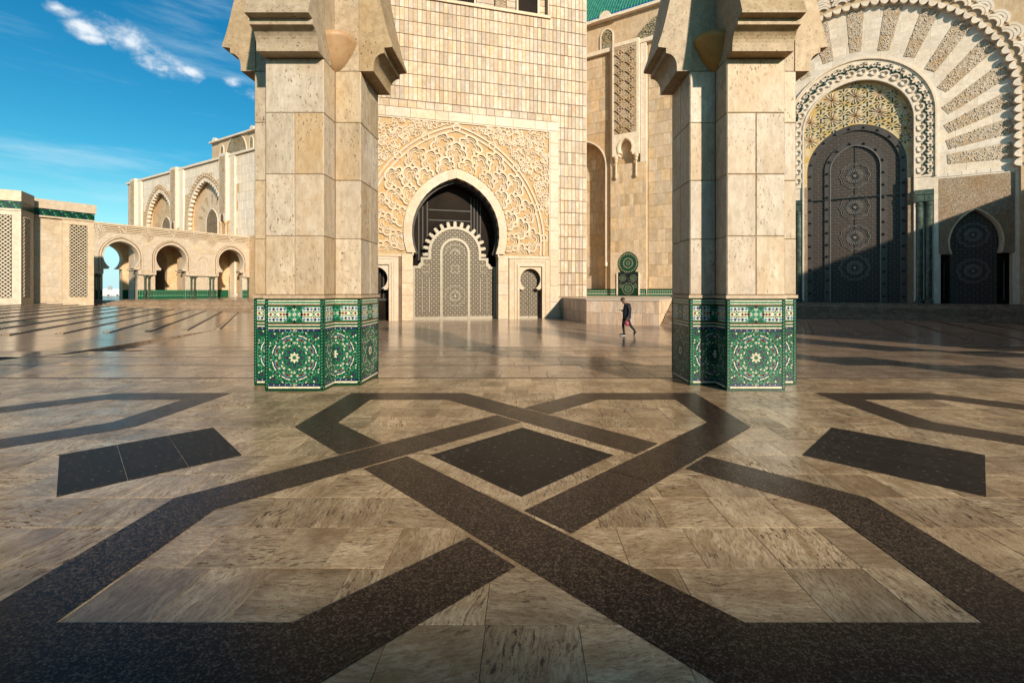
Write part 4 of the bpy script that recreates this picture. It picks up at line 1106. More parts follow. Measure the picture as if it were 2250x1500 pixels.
for k in range(150):
    a = rr.uniform(-.6, 3.74); r = rr.uniform(.97, 1.02); x, z = .13 + r * cos(a), 4.28 + r * sin(a); s = .02
    mb.add([(x - s, fy - .009, z), (x, fy - .009, z - s), (x + s, fy - .009, z), (x, fy - .009, z + s)], [(0, 1, 2, 3)], rr.choice((WH, GL)), rr.random())
mb.build('mosaic', ZM, ft)
MB().ribbon([(-.98, 1.1), (-.98, 3.3)], .12, -.40, -.2).ribbon([(1.24, 1.1), (1.24, 3.3)], .12, -.40, -.2).build('niche_jamb', 'hall_pale', ft)
# green tiled dado along the terrace
dd = MB(); dd.box(-9, 9.2, -.05, .05, 1.0, 1.70)
dado = dd.build('tile_dado', 'z_green', hall)
mb = MB()
for y_, xa, xb in ((-.052, -9, -1.74), (-.300, -1.72, -.92), (-.300, 1.3, 1.95), (-.052, 1.97, 9.2)):
    if y_ < -.2: mb.box(xa, xb, -.298, -.28, 1.0, 1.70, G, .2)
    x = xa + .1
    while x < xb - .1:
        for z, m in ((1.50, WH), (1.38, GL), (1.26, WH), (1.12, GL)):
            mb.add([(x - .07, y_ - .004, z), (x, y_ - .004, z - .05), (x + .07, y_ - .004, z), (x, y_ - .004, z + .05)], [(0, 1, 2, 3)], m, random.random())
        x += .17
    mb.add([(xa, y_ - .003, 1.18), (xb, y_ - .003, 1.18), (xb, y_ - .003, 1.21), (xa, y_ - .003, 1.21)], [(0, 1, 2, 3)], WH, .4)
    mb.add([(xa, y_ - .003, 1.64), (xb, y_ - .003, 1.64), (xb, y_ - .003, 1.70), (xa, y_ - .003, 1.70)], [(0, 1, 2, 3)], GD, .4)
mb.build('tile_mosaic', ZM, hall)
# ---- great arch on the right
fan = [(CXD - 9.5, .3), (CXD + 9.5, .3)] + [(CXD + 9.5, 14.3)] + arch(9.6, 15.0, 24.7, 15.0, 20, CXD) + [(CXD - 9.5, 14.3)]
TY = arch(3.66, 14.7, 18.46, 14.7, 22, CXD + .05); RG = arch(4.78, 15.0, 19.95, 15.0, 22, CXD + .05)
DO = arch(3.28, 11.5, 14.98, 11.5, 20, CXD)
doorcut = [(CXD - 3.6, .3)] + with_legs(TY, 10.0)[::-1] + [(CXD + 3.6, .3)]
lp_ = [(CXD - 9.5, .3), (CXD - 3.62, .3)] + [(TY[-1][0], 10.0)] + list(reversed(TY)) + [(TY[0][0], 10.0), (CXD + 3.62, .3)]
# side bay opening (wide dark base, stilted arch above)
SA = arch(1.40, 5.1, 7.46, 4.25, 10, 25.72)
def bay_loop(cx):
    a = arch(1.40, 5.1, 7.46, 4.25, 10, cx)
    return [(cx - 1.92, .3), (cx - 1.92, 4.25)] + list(reversed(a)) + [(cx + 1.92, 4.25), (cx + 1.92, .3)]
lp_ = [(CXD - 9.5, .3)] + bay_loop(2 * CXD - 25.72) + [(TY[-1][0], .3), (TY[-1][0], 10.0)] + list(reversed(TY)) + [(TY[0][0], 10.0), (TY[0][0], .3)] + bay_loop(25.72) + [(CXD + 9.5, .3), (CXD + 9.5, 14.3)] + arch(9.6, 15.0, 24.7, 15.0, 20, CXD) + [(CXD - 9.5, 14.3)]
MB().prism(lp_, FY, FY + .75).build('fan_wall', 'hall_pale', hall)
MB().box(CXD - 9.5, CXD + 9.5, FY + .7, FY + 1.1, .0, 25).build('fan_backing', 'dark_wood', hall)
# carved rays
for k in range(17):
    th = radians(3 + 174 * k / 16)
    ri, rw = polar_r(with_legs(RG, 9), CXD, 11., th), polar_r(with_legs(BIGA, 9), CXD, 11., th)
    if ri is None or rw is None: continue
    ri += .75; rw -= .35; hw0, hw1 = .36, .58
    d = (cos(th), sin(th)); n_ = (-sin(th), cos(th))
    c = ((ri + rw) / 2 * d[0] + CXD, (ri + rw) / 2 * d[1] + 11.)
    q = [(ri * d[0] + s * w * n_[0] + CXD - c[0], ri * d[1] + s * w * n_[1] + 11 - c[1]) for s, w in ((-1, hw0),)] + [(rw * d[0] + s * hw1 * n_[0] + CXD - c[0], rw * d[1] + s * hw1 * n_[1] + 11 - c[1]) for s in (-1, 1)] + [(ri * d[0] + hw0 * n_[0] + CXD - c[0], ri * d[1] + hw0 * n_[1] + 11 - c[1])]
    ray = MB().prism(q, FY - .03, FY).build('carved_ray', 'ray', hall, (c[0], 0, c[1]))
    mb = MB(); rr = random.Random(k)
    L = rw - ri
    for j in range(int(L * 20)):
        t = rr.random(); w = (hw0 + (hw1 - hw0) * t) * .86
        s = rr.uniform(-w, w); r_ = ri + .1 + (L - .2) * t
        x, z = r_ * d[0] + s * n_[0] + CXD - c[0], r_ * d[1] + s * n_[1] + 11 - c[1]
        a0 = rr.uniform(0, 6.28); rad = rr.uniform(.06, .11)
        mb.ribbon([(x + rad * (1 - .1 * i) * cos(a0 + i * .8), z + rad * (1 - .1 * i) * sin(a0 + i * .8)) for i in range(6)], .035, FY - .060, FY - .02)
    tag(mb.build('leaf_relief', 'hall_pale', ray), kind='stuff')
# blocks of the fan ground between the rays
cells = []
def skip_fan(x, z, w, h):
    r = sqrt((x - CXD) ** 2 + (z - 11) ** 2); th = atan2(z - 11, x - CXD)
    if z < 10.2: return True
    ri, rw = polar_r(with_legs(RG, 9), CXD, 11., th), polar_r(with_legs(BIGA, 9), CXD, 11., th)
    return ri is None or rw is None or r < ri + .55 or r > rw - .3
wall_cells(CXD - 9.2, CXD + 9.2, 10.2, 24.2, skip_fan, w=(1.0, 1.2), rh=.8)
clad(hall, 'fan_block', cells, 'hall_pale', y=FY - .006, d=.02, gap=.008, jit=.002)
# scalloped fringe of the great arch
BA2 = with_legs(arch(9.35, 15.0, 24.4, 15.0, 60, CXD), 10.2)
def walk(path, step):
    out = []; acc = 0.; nxt = step / 2
    for a, b in zip(path, path[1:]):
        L = sqrt((b[0] - a[0]) ** 2 + (b[1] - a[1]) ** 2)
        while nxt <= acc + L and L > 0:
            f = (nxt - acc) / L; out.append((a[0] + (b[0] - a[0]) * f, a[1] + (b[1] - a[1]) * f, atan2(b[1] - a[1], b[0] - a[0]))); nxt += step
        acc += L
    return out
SC = MB()
SC.prism([(-.29, -.02), (.29, -.02), (.27, .10), (.17, .26), (.05, .34), (-.10, .36), (-.22, .25), (-.28, .08)], -.06, .30)
SCM = SC.mesh('scallop', ['hall_pale'])
FR2 = MB()
for r0, yy in ((.62, -.10), (.42, -.12)):
    FR2.ribbon(circ(0, -.15, r0, 200, 340, 10), .16, yy, .02)
FR2M = FR2.mesh('interlace_arc', ['hall_pale'])
LF = MB().prism([(-.20, 0), (-.1, .07), (.06, .08), (.2, 0), (.06, -.08), (-.1, -.07)], -.05, .02).mesh('green_leaf', ['z_green'])
for i, (x, z, a) in enumerate(walk(BA2, .62)):
    put('scallop', SCM, hall, (x, 0, z), (0, -(a), 0))
for i, (x, z, a) in enumerate(walk(BA2, 1.24)):
    put('interlace_arc', FR2M, hall, (x, 0, z), (0, -a, 0))
    nx, nz = sin(a), -cos(a)
    put('interlace_arc', FR2M, hall, (x + nx * .42, .03, z + nz * .42), (0, -a, 0))
    put('green_leaf', LF, hall, (x + nx * 1.15, .0, z + nz * 1.15), (0, -a + .9, 0))
# carved ring with green enamel pieces
ringp = with_legs(RG, 10.15) + with_legs(TY, 10.15)[::-1]
ring = MB().prism(ringp, FY - .10, FY).build('carved_ring', 'hall_pale', hall)
MB().ribbon(with_legs(arch(4.86, 15.0, 20.04, 15.0, 22, CXD + .05), 10.15), .13, FY - .2, FY).build('ring_moulding', 'hall_pale', hall)
MB().ribbon(with_legs(arch(3.62, 14.7, 18.41, 14.7, 22, CXD + .05), .7), .12, FY - .16, FY + .1).build('tympanum_moulding', 'hall_pale', hall)
mid = with_legs(arch(4.2, 14.85, 19.2, 14.85, 40, CXD + .05), 10.3)
U1 = MB(); yb = FY - .10
U1.ribbon(circ(0, .22, .22, 20, 340, 10), .10, yb - .10, yb)           # inner curl towards the opening
U1.ribbon(circ(0, .20, .40, 200, 340, 8), .09, yb - .09, yb, mat=1)     # dark arc
U1.ribbon(circ(-.17, -.30, .13, 30, 330, 8), .07, yb - .10, yb)
U1.ribbon(circ(.17, -.30, .13, 210, 510, 8), .07, yb - .10, yb)
U1.prism([(-.07, -.12), (0, -.02), (.07, -.12), (0, -.22)], yb - .05, yb, mat=1)
U1.prism([(-.20, -.50), (.20, -.50), (.11, -.40), (-.11, -.40)], yb - .05, yb, mat=1)
U1M = U1.mesh('ring_motif', ['hall_pale', 'z_green_dark'])
for x, z, a in walk(mid, .80): put('ring_motif', U1M, hall, (x, 0, z), (0, -a, 0))
# tympanum mosaic: star flowers
ty = MB().prism(with_legs(TY, 10.2) + with_legs(DO, 10.2)[::-1], FY + .30, FY + .45).build('tympanum', 'tympanum', hall)
def flower(kind):
    mb = MB(); yy = FY + .30
    if kind == 0:
        for k in range(8):
            a = 2 * pi * k / 8; d = (cos(a), sin(a)); n_ = (-d[1], d[0])
            mb.prism([(d[0] * .16, d[1] * .16), (d[0] * .28 - n_[0] * .055, d[1] * .28 - n_[1] * .055), (d[0] * .42, d[1] * .42), (d[0] * .28 + n_[0] * .055, d[1] * .28 + n_[1] * .055)], yy - .03, yy, mat=1 if k % 2 else 0)
        mb.prism(circ(0, 0, .08, 0, 360, 8)[:-1], yy - .04, yy, mat=2)
    else:
        for k in range(16):
            a = 2 * pi * k / 16; d = (cos(a), sin(a)); n_ = (-d[1], d[0])
            mb.prism([(d[0] * .14, d[1] * .14), (d[0] * .40 - n_[0] * .035, d[1] * .40 - n_[1] * .035), (d[0] * .60, d[1] * .60), (d[0] * .40 + n_[0] * .035, d[1] * .40 + n_[1] * .035)], yy - .05, yy, mat=2 if k % 2 else 4)
        mb.prism(circ(0, 0, .10, 0, 360, 8)[:-1], yy - .04, yy, mat=3)
    return mb.mesh('mosaic_flower', ['z_blue', 'z_green', 'carved', 'z_brown', 'hall_pale'])
FL = (flower(0), flower(1))
for i in range(-5, 6):
    for j in range(0, 11):
        x, z = CXD + .05 + i * .78, 11.0 + j * .78 + (.39 if i % 2 else 0)
        th = atan2(z - 11, x - CXD)
        if z < 11.2: continue
        ro_, rd = polar_r(with_legs(TY, 9), CXD, 11., th), polar_r(with_legs(DO, 9), CXD, 11., th)
        r = sqrt((x - CXD) ** 2 + (z - 11) ** 2)
        if ro_ and rd and rd + .30 < r < ro_ - .25: put('mosaic_flower', FL[1 if i % 2 == 0 and j % 2 == 0 else 0], ty, (x, 0, z))
# monumental door
DY = FY + .42
door = MB().prism([(DO[-1][0], .62)] + [(DO[0][0], .62)] + DO, DY, DY + .15).build('great_door', 'door_lattice', hall)
door['label'] = 'towering arched metal door covered in star lattice'
path_o = with_legs(arch(3.06, 11.5, 14.74, 11.5, 30, CXD), .62); path_i = with_legs(arch(1.86, 11.4, 13.55, 11.4, 24, CXD), .62)
MB().ribbon(path_o, .42, DY - .10, DY).build('outer_strap', 'door_metal', door)
MB().ribbon(path_i, .38, DY - .09, DY).build('inner_strap', 'door_metal', door)
MB().ribbon(with_legs(arch(1.66, 11.4, 13.30, 11.4, 24, CXD), .62), .06, DY - .13, DY).build('strap_bead', 'door_high', door)
ST = MB().lathe([(.11, 0), (.105, .03), (.07, .075), (.0, .095)], 0, 0, 10).mesh('stud', ['stud']); 
for pth, st_ in ((path_o, .98), (path_i, .98)):
    for x, z, a in walk(pth, st_):
        put('stud', ST, door, (x, DY - .10, z), (pi / 2, 0, 0))
for zz in (3.4, 5.85, 8.3, 10.85): rosette(.98, DY - .04, DY, 24).build('rosette', 'door_high', door, (CXD, 0, zz))
MB().box(CXD - .02, CXD + .02, DY - .03, DY, .62, 13.3).build('meeting_stile', 'stud', door)
MB().box(CXD - 3.26, CXD + 3.26, DY - .115, DY, 9.02, 9.10).build('seam', 'stud', door)
for s in (-1, 1):
    MB().box(CXD + s * 3.46 - .19, CXD + s * 3.46 + .19, FY - .06, DY + .1, .62, 10.2).build('carved_jamb', 'arabesque_fine', hall)
    MB().box(CXD + s * 4.2 - .60, CXD + s * 4.2 + .60, FY - .06, FY, 9.15, 10.12).build('lintel_block', 'hall_pale', hall)
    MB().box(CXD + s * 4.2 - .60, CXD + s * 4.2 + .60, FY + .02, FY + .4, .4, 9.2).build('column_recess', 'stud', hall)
    for k, cx in enumerate((3.93, 4.48)):
        c = MB().lathe([(.30, .62), (.30, .78), (.23, .92), (.235, 1.1), (.235, 7.9), (.26, 8.05), (.235, 8.12), (.235, 8.25), (.0, 8.25)], CXD + s * cx, FY - .02, 16).build('marble_column', 'marble_green', hall, smooth=False)
        MB().box(CXD + s * cx - .26, CXD + s * cx + .26, FY - .30, FY + .1, 8.25, 8.75).build('column_capital', 'marble_green', c)
    MB().box(CXD + s * 4.2 - .55, CXD + s * 4.2 + .55, FY - .32, FY + .1, 8.80, 9.14).build('column_abacus', 'marble_green', hall)
    cx = CXD + s * 7.1
    MB().prism([(cx - 2.02, 4.25), (cx - 1.52, 4.25)] + list(reversed(arch(1.52, 5.1, 7.58, 4.25, 12, cx))) + [(cx + 1.52, 4.25), (cx + 2.02, 4.25), (cx + 2.02, 9.9), (cx - 2.02, 9.9)], FY - .03, FY).build('carved_spandrel', 'arabesque_fine', hall)
    MB().ribbon(arch(1.46, 5.1, 7.52, 4.25, 14, cx), .10, FY - .06, FY + .3).build('arch_rim', 'hall', hall)
    d = MB().box(cx - 1.28, cx + 1.28, FY + .58, FY + .68, .62, 7.5).build('side_door', 'door_lattice', hall)
    for zz in (3.0, 5.65): rosette(.86, FY + .54, FY + .58, 24).build('rosette', 'door_high', d, (cx, 0, zz))
    for e in (-1, 1):
        MB().box(cx + e * 1.62 - .3, cx + e * 1.62 + .3, FY + .60, FY + .66, .62, 4.25).build('side_light', 'glass', hall)
        MB().lathe([(.09, .9), (.05, 1.0), (.045, 3.5), (.09, 3.7), (0, 3.7)], cx + e * 1.62, FY + .5, 8).build('bronze_colonnette', 'stud', hall)
    bl = []
    for k in range(6): bl.append((cx - 2.3 + k * .77, cx - 2.3 + (k + 1) * .77, 10.0, 10.32))
    clad(hall, 'frieze_block', bl, 'hall_pale', y=FY - .03, d=.03, gap=.02)
    MB().box(cx - 2.3, cx - 2.06, FY - .05, FY, .62, 9.95).box(cx + 2.06, cx + 2.3, FY - .05, FY, .62, 9.95).build('bay_pilaster', 'hall_pale', hall)
# ---- far left bays
for (cx, w, zc, ap) in far_arches:
    bk = MB().box(cx - w - .5, cx + w + .5, 1.25, 1.9, Z0, ap + .5).build('bay_back', 'hall', hall)
    screen(cx + .3, 2.1, 8, 14.6, 17.3, 'screen_brown', 1.25, parent=hall)
    A1 = with_legs(arch(w, zc, ap, zc, 40, cx), 5)
    for x, z, a in walk(A1, .95): put('scallop', SCM, hall, (x, 0.05, z), (0, -a, 0)).scale = (1.5, 1.6, 1.5)
    mb = MB(); yy = -.06
    for x, z, a in walk(with_legs(arch(w + .75, zc, ap + .85, zc, 40, cx), 5), .8):
        mb.ribbon([(x + .34 * cos(t * .7), z + .34 * sin(t * .7)) for t in range(9)], .16, -.12, .02)
    tag(mb.build('carved_fringe', 'carved', hall), kind='stuff')
    for t in range(7):
        th = radians(15 + 150 * t / 6); 
        MB().prism([(cx + .3 + r * cos(th + e), 14.8 + r * sin(th + e) * (1.0)) for r, e in ((3.6, -.05), (5.4, -.05), (5.4, .05), (3.6, .05))], 1.2, 1.26).build('carved_ray', 'arabesque', hall)
for cx in (-113.6, -94.4, -75.4):
    MB().box(cx - 1.25, cx + 1.2, -.75, .02, 14.2, 26.5).build('pilaster_panel', 'hall_pale', hall)
    MB().box(cx - .95, cx + .9, -.80, -.7, 15.6, 26.0).build('carved_panel', 'arabesque', hall)
    MB().box(cx + 1.6, cx + 3.2, -.3, .02, Z0, 26.3).build('pilaster_edge', 'hall_pale', hall)
    MB().box(cx - 1.0, cx + 1.0, -.3, .02, Z0, 14.2).build('pilaster_shaft', 'hall', hall)
    for e in (-.9, .85):
        MB().lathe([(0, 11.2), (.22, 11.3), (.3, 11.6), (.2, 11.9), (.2, 13.4), (.42, 13.9), (.42, 14.2), (0, 14.2)], cx + e, -.5, 8).build('colonnette', 'carved', hall)
    MB().prism(with_legs(arch(.42, 14.9, 15.5, 14.9, 6, cx), 14.2), -.81, -.74).build('pilaster_niche', 'joint', hall)
cells = []; 
def skip_far(x, z, w, h):
    for (cx, ww, zc, ap) in far_arches:
        if abs(x - cx) < ww + 1.2 and z < ap + 1.2 and (abs(x - cx) < ww + 1.2 and z < zc or (x - cx) ** 2 + (z - zc) ** 2 < (ww + 2.0) ** 2): return True
    for cx in (-113.6, -94.4, -75.4):
        if cx - 1.9 < x < cx + 3.6: return True
    return False
wall_cells(-117, -57, 11, 25.7, skip_far, w=(1.1, 1.5), rh=1.6)
clad(hall, 'bay_slab', cells, 'hall_pale', y=-.012, d=.03, gap=.02, jit=.004)  # paler stone on these bays puts distance haze into the colour

# unseen side wing on the right, length and height set for the shade it casts
MB().box(28.7, 35, -27, 1.0, -.9, 8.8).build('shade_wing', 'cream', hall)
for k in range(9):
    st = MB().box(11.5, 28.65, -1.2 - .34 * k, -1.2 - .34 * (k - 1) if k else .7, -.9, .60 - .16 * k).build('portal_step', 'tread', hall)

# ------------------------------------------------------------------ terrace and stair beside the tower
ter = empty('terrace_block', (10.3, 45.7, 0), radians(-30.2))
tag(ter, 'low stone clad terrace block jutting out beside the foot of the tower', 'terrace', kind='thing')
TP = [(-2.6, -10.4), (2.2, -16.0), (7.0, -15.8), (7.0, .0), (-9, .0), (-9, -7.5)]
MB().slab(TP, -.9, .90).build('terrace_core', 'joint', ter)
MB().slab([(-2.68, -10.45), (2.18, -16.07), (7.05, -15.87), (7.05, .0), (-9, .0), (-9, -7.5)], .90, 1.0).build('coping', 'cream', ter)
def face_slabs(a, b, rows, parent, mat, name, wd, flip=0.):
    a, b = Vector(a), Vector(b); u = (b - a).normalized(); L = (b - a).length; ang = atan2(u.y, u.x)
    nrm = Vector((sin(ang), -cos(ang)))
    for z0, z1 in rows:
        x = 0.
        while x < L - .05:
            w = random.choice(wd); w = min(w, L - x)
            if L - x - w < .12: w = L - x
            p = a + u * (x + w / 2) + nrm * (.02 + random.uniform(0, .006))
            put(name, box_mesh(name, round(w - .008, 3), .03, z1 - z0 - .008, mat), parent, (p.x, p.y, (z0 + z1) / 2), ang)
            x += w
face_slabs(TP[0], TP[1], ((-.69, .1), (.1, .9)), ter, 'terrace', 'facing_slab', (.34, .42, .5))
face_slabs(TP[1], TP[2], ((-.72, .1), (.1, .9)), ter, 'terrace', 'facing_slab', (.22, .3, .4, .5))
face_slabs(TP[2], (7.0, -6), ((-.72, .1), (.1, .9)), ter, 'hall', 'facing_slab', (.3, .4))
stair = empty('stone_staircase', (10.3, 45.7, 0), radians(-30.2))
tag(stair, 'shadowed flight of stone stairs rising along the side of the terrace block', 'stairs', kind='thing')
for k in range(10): MB().box(7.08, 11.4, -15.7 + .34 * k, -15.7 + .34 * (k + 1) if k < 9 else 0, -.9, -.52 + .152 * k).build('step', 'tread', stair)

# ------------------------------------------------------------------ far arcade on the left
BZ = .3
arc = empty('arcade', (-58.75, 62.5, 0), radians(59.5))
tag(arc, 'cream stone arcade with horseshoe arches and slim dark columns below the distant hall', 'arcade', kind='thing')
AR = [(2.6, True), (8.66, False), (17.27, True)]
def ain(cx): return arch(1.98, 6.35, 8.47, 4.75, 12, cx)
loop = [(-.45, 3.85)]
low = []
for cx, op in AR:
    a = ain(cx); loop += [(cx - 1.95, 3.85), (cx - 1.95, 4.75)] + list(reversed(a)) + [(cx + 1.95, 4.75), (cx + 1.95, 3.85)]
loop += [(21.4, 3.85), (21.4, 10.9), (-.45, 10.9)]
MB().prism(loop, .0, 1.2).build('arch_wall', 'cream', arc)
cells = []
z = 3.9
while z < 9.4:
    x = -.4 + (.6 if int(z * 2) % 2 else 0)
    while x < 21.2:
        w = random.choice((1.0, 1.3, 1.6)); xm = x + w / 2
        if not any((xm - cx) ** 2 + (z + .35 - 6.35) ** 2 < 3.15 ** 2 or (abs(xm - cx) < 2.75 and z < 6.4) for cx, _ in AR) and not (11.9 < xm < 14.1 and z < 7.2): cells.append((x, min(x + w, 21.3), z, z + .7))
        x += w
    z += .7
clad(arc, 'facing_slab', cells, 'cream', y=-.015, d=.03, gap=.02, jit=.004)
for x0, x1 in ((-.45, .66), (4.55, 6.7), (10.62, 15.3), (19.25, 21.4)):
    MB().box(x0, x1, .35, 1.2, BZ, 3.86).build('pier', 'cream', arc)
    MB().box(x0 + .02, x1 - .02, .33, .36, BZ, 1.6).build('tile_dado', 'z_green', arc)
MB().box(6.7, 10.62, .4, .7, BZ, 1.6).build('tile_dado', 'z_green', arc)
mb = MB()
for x0, x1 in ((-.4, .66), (4.6, 15.3), (19.3, 21.3)):
    n = int((x1 - x0) / .34)
    for k in range(n):
        x = x0 + (k + .5) * (x1 - x0) / n
        for zz, m, r in ((.75, GL, .15), (.75, WH, .06), (1.1, WH, .05), (1.42, GL, .12), (1.42, WH, .04)):
            mb.add([(x - r, .328 - .002 * m, zz), (x, .328 - .002 * m, zz - r), (x + r, .328 - .002 * m, zz), (x, .328 - .002 * m, zz + r)], [(0, 1, 2, 3)], m, random.random())
    mb.add([(x0, .324, 1.20), (x1, .324, 1.20), (x1, .324, 1.27), (x0, .324, 1.27)], [(0, 1, 2, 3)], GD, .3)
mb.build('tile_mosaic', ZM, arc)
for cx, op in AR:
    MB().ribbon(with_legs(arch(2.34, 6.35, 9.12, 6.35, 16, cx), 4.2), .16, -.16, .02).build('arch_moulding', 'cream', arc)
    MB().ribbon(arch(2.09, 6.35, 8.64, 4.75, 16, cx), .18, -.10, .02).build('arch_rim', 'cream', arc)
    MB().ribbon(with_legs(arch(2.23, 6.35, 8.93, 6.35, 16, cx), 4.6), .06, -.05, .02).build('arch_shade_strip', 'joint', arc)  # dark strips painting in the shadow lines beside the mouldings
    MB().ribbon(with_legs(arch(2.45, 6.35, 9.24, 6.35, 16, cx), 4.2), .05, -.04, .02).build('arch_shade_strip', 'joint', arc)
    for e in (-1, 1): MB().box(cx + e * 1.72 - .3, cx + e * 1.72 + .3, -.12, 1.3, 4.55, 4.77).build('impost', 'cream', arc)
for cx in (-.05, 5.62, 11.61, 14.31, 20.35):
    MB().box(cx - .52, cx + .52, -.16, .6, 3.82, 4.0).build('bracket', 'cream', arc)
    for e in (-.24, .24):
        MB().lathe([(.2, BZ), (.2, BZ + .15), (.13, BZ + .25), (.13, 3.35), (.2, 3.55), (.22, 3.82), (0, 3.82)], cx + e, .12, 10).build('column', 'marble_green', arc)
NA = with_legs(arch(.78, 6.1, 7.0, 6.1, 8, 13.0), 4.6)
MB().ribbon(NA, .2, -.10, .02).build('niche_moulding', 'cream', arc)
# interlaced string course
for zz in (9.72, 9.98, 10.24, 10.50):
    MB().box(-.45, 21.4, -.12, .02, zz, zz + .16).build('string_course', 'cream', arc)
    MB().box(-.45, 21.4, -.03, .02, zz + .18, zz + .25).build('string_shade_strip', 'joint', arc)  # dark strip in place of the shadow under each course
MB().box(-.5, 21.4, -.12, 1.3, 10.72, 10.95).build('cornice', 'cream', arc)
KN = MB()
for r in (.75, .5, .25): KN.ribbon([(0, -r), (r, 0), (0, r), (-r, 0)], .13, -.12, .02, True)
KN.ribbon([(-.7, -.55), (0, -1.25), (.7, -.55)], .12, -.10, .02); KN.ribbon([(-.7, -.25), (0, -.95), (.7, -.25)], .12, -.10, .02)
KNM = KN.mesh('interlace_knot', ['cream'])
for cx in (0.1, 5.62, 11.61, 14.31, 20.35): put('interlace_knot', KNM, arc, (cx, 0, 10.0))
KS = MB().ribbon([(-.5, -.4), (.5, .4)], .13, -.12, .02).ribbon([(-.5, .4), (.5, -.4)], .13, -.13, .02).ribbon([(-.2, -.5), (.7, .3)], .1, -.12, .02).mesh('interlace_cross', ['cream'])
for cx in (2.7, 8.66, 17.3): put('interlace_cross', KS, arc, (cx, 0, 10.15))
# rear wall of the arcade
RY = 6.0
a = arch(1.98, 6.35, 8.47, 4.75, 12, 2.7)
dr = arch(.75, 4.3, 5.6, 4.3, 8, 9.3)
rl = [(-.45, BZ), (.75, BZ), (.75, 4.75)] + list(reversed(a)) + [(4.65, 4.75), (4.65, BZ), (21.4, BZ), (21.4, 10.6), (-.45, 10.6)]
MB().prism(rl, RY, RY + 1.2).build('rear_wall', 'hall', arc)
MB().box(-.45, 21.4, 1.2, RY + 1.2, 10.3, 10.85).build('vault', 'hall', arc)
MB().box(21.3, 21.8, 0, RY + 1.2, BZ, 10.85).build('end_wall', 'hall', arc)
MB().prism(with_legs(arch(1.5, 6.2, 8.2, 6.2, 10, 8.9), BZ), RY - .05, RY).build('carved_panel', 'arabesque', arc)
MB().prism(with_legs(dr, BZ), RY - .12, RY - .04).build('rear_door', 'stud', arc)
MB().prism(with_legs(arch(.9, 5.2, 6.2, 5.2, 8, 17.0), BZ), RY - .12, RY).build('rear_door', 'door_lattice', arc)
MB().prism(with_legs(arch(.7, 3.8, 4.8, 3.8, 8, 20.6), BZ), RY - .12, RY).build('rear_door', 'marble_green', arc)
MB().box(.6, 21.3, RY - .04, RY, BZ, 1.6).build('tile_dado', 'z_green', arc) if False else None
for x0, x1 in ((4.65, 8.3), (10.3, 15.9), (18.1, 19.8)): MB().box(x0, x1, RY - .04, RY, BZ, 1.6).build('tile_dado', 'z_green', arc)
for cx in (5.5, 11.8, 15.0):     # transverse piers
    MB().box(cx - .55, cx + .55, 2.6, 4.6, BZ, 10.4).build('inner_pier', 'hall', arc)
    MB().box(cx - .75, cx + .75, 2.4, 4.8, 4.5, 4.8).build('impost', 'cream', arc)
    MB().box(cx - .57, cx + .57, 2.56, 4.64, BZ, 1.6).build('tile_dado', 'z_green', arc)

# ------------------------------------------------------------------ lattice walled wing and corner pavilion on the far left
def frieze(parent, x0, x1, y, z0, z1, mats=None):
    MB().box(x0, x1, y - .04, y + .05, z0, z1).build('tile_frieze', 'z_green_dark', parent)
    mb = MB(); h = (z1 - z0)
    n = int((x1 - x0) / .21)
    for k in range(n):
        for r in range(3):
            x = x0 + (k + .5 + (.5 if r % 2 else 0)) * (x1 - x0) / n; z = z0 + h * (r + .5) / 3
            if x + .1 > x1: continue
            mb.add([(x - .09, y - .05, z), (x, y - .05, z - .11), (x + .09, y - .05, z), (x, y - .05, z + .11)], [(0, 1, 2, 3)], (G, GD, BL, GL)[(k + r) % 4], random.random())
    mb.build('frieze_tile', ZM, parent)
def lattice(parent, x0, x1, z0, z1, y, cell=.36):
    MB().box(x0 - .05, x1 + .05, y + .14, y + .2, z0 - .05, z1 + .05).build('lattice_back', 'lattice_back', parent)
    fr_ = [(x0, z0), (x1, z0), (x1, z1), (x0, z1)]
    for s in (1, -1):
        n = int((z1 - z0 + (x1 - x0)) / cell) + 1
        for k in range(n):
            if s == 1: p = [(x0, z0 + k * cell - (x1 - x0)), (x1, z0 + k * cell)]
            else: p = [(x0, z0 + k * cell), (x1, z0 + k * cell - (x1 - x0))]
            (xa, za), (xb, zb) = p
            def at(z): return xa + (z - za) * (xb - xa) / (zb - za)
            lo, hi = min(za, zb), max(za, zb)
            c0, c1 = max(lo, z0), min(hi, z1)
            if c1 - c0 < .05: continue
            q0, q1 = (at(c0), c0), (at(c1), c1)
            MB().ribbon([(q0[0], q0[1]), (q1[0], q1[1])], .066, y - .03 - (.01 if s == 1 else 0), y + .06).build('lattice_bar', 'cream', parent)
wing = empty('lattice_wing', (-50.05, 46.43, 0), radians(59.5))
tag(wing, 'plain cream wall with green tile frieze and one tall lattice panel, joined to the arcade', 'wing', kind='thing')
MB().box(-2.6, 4.56, .15, 6, BZ - .6, 10.2).build('wall', 'cream', wing)
MB().prism([(2.05, BZ - .6), (4.56, BZ - .6), (4.56, 10.2), (2.05, 10.2), (2.05, 8.62), (4.05, 8.62), (4.05, .85), (2.6, .85), (2.6, 8.6), (2.05, 8.6)], -.02, .14).build('pilaster', 'cream', wing)
lattice(wing, 2.62, 4.03, .88, 8.57, .0)
frieze(wing, -2.6, 4.6, -.03, 9.28, 9.98)
MB().box(-2.6, 4.62, -.14, .2, 9.10, 9.27).build('lower_moulding', 'cream', wing)
MB().box(-2.6, 4.72, -.22, 1.0, 10.0, 10.95).build('parapet', 'cream', wing)
cells = []
for r in range(11):
    x = -2.5
    while x < 2.0:
        w = random.choice((.8, 1.1, 1.4)); cells.append((x, min(x + w, 2.03), BZ + r * .8, min(BZ + (r + 1) * .8, 9.1))); x += w
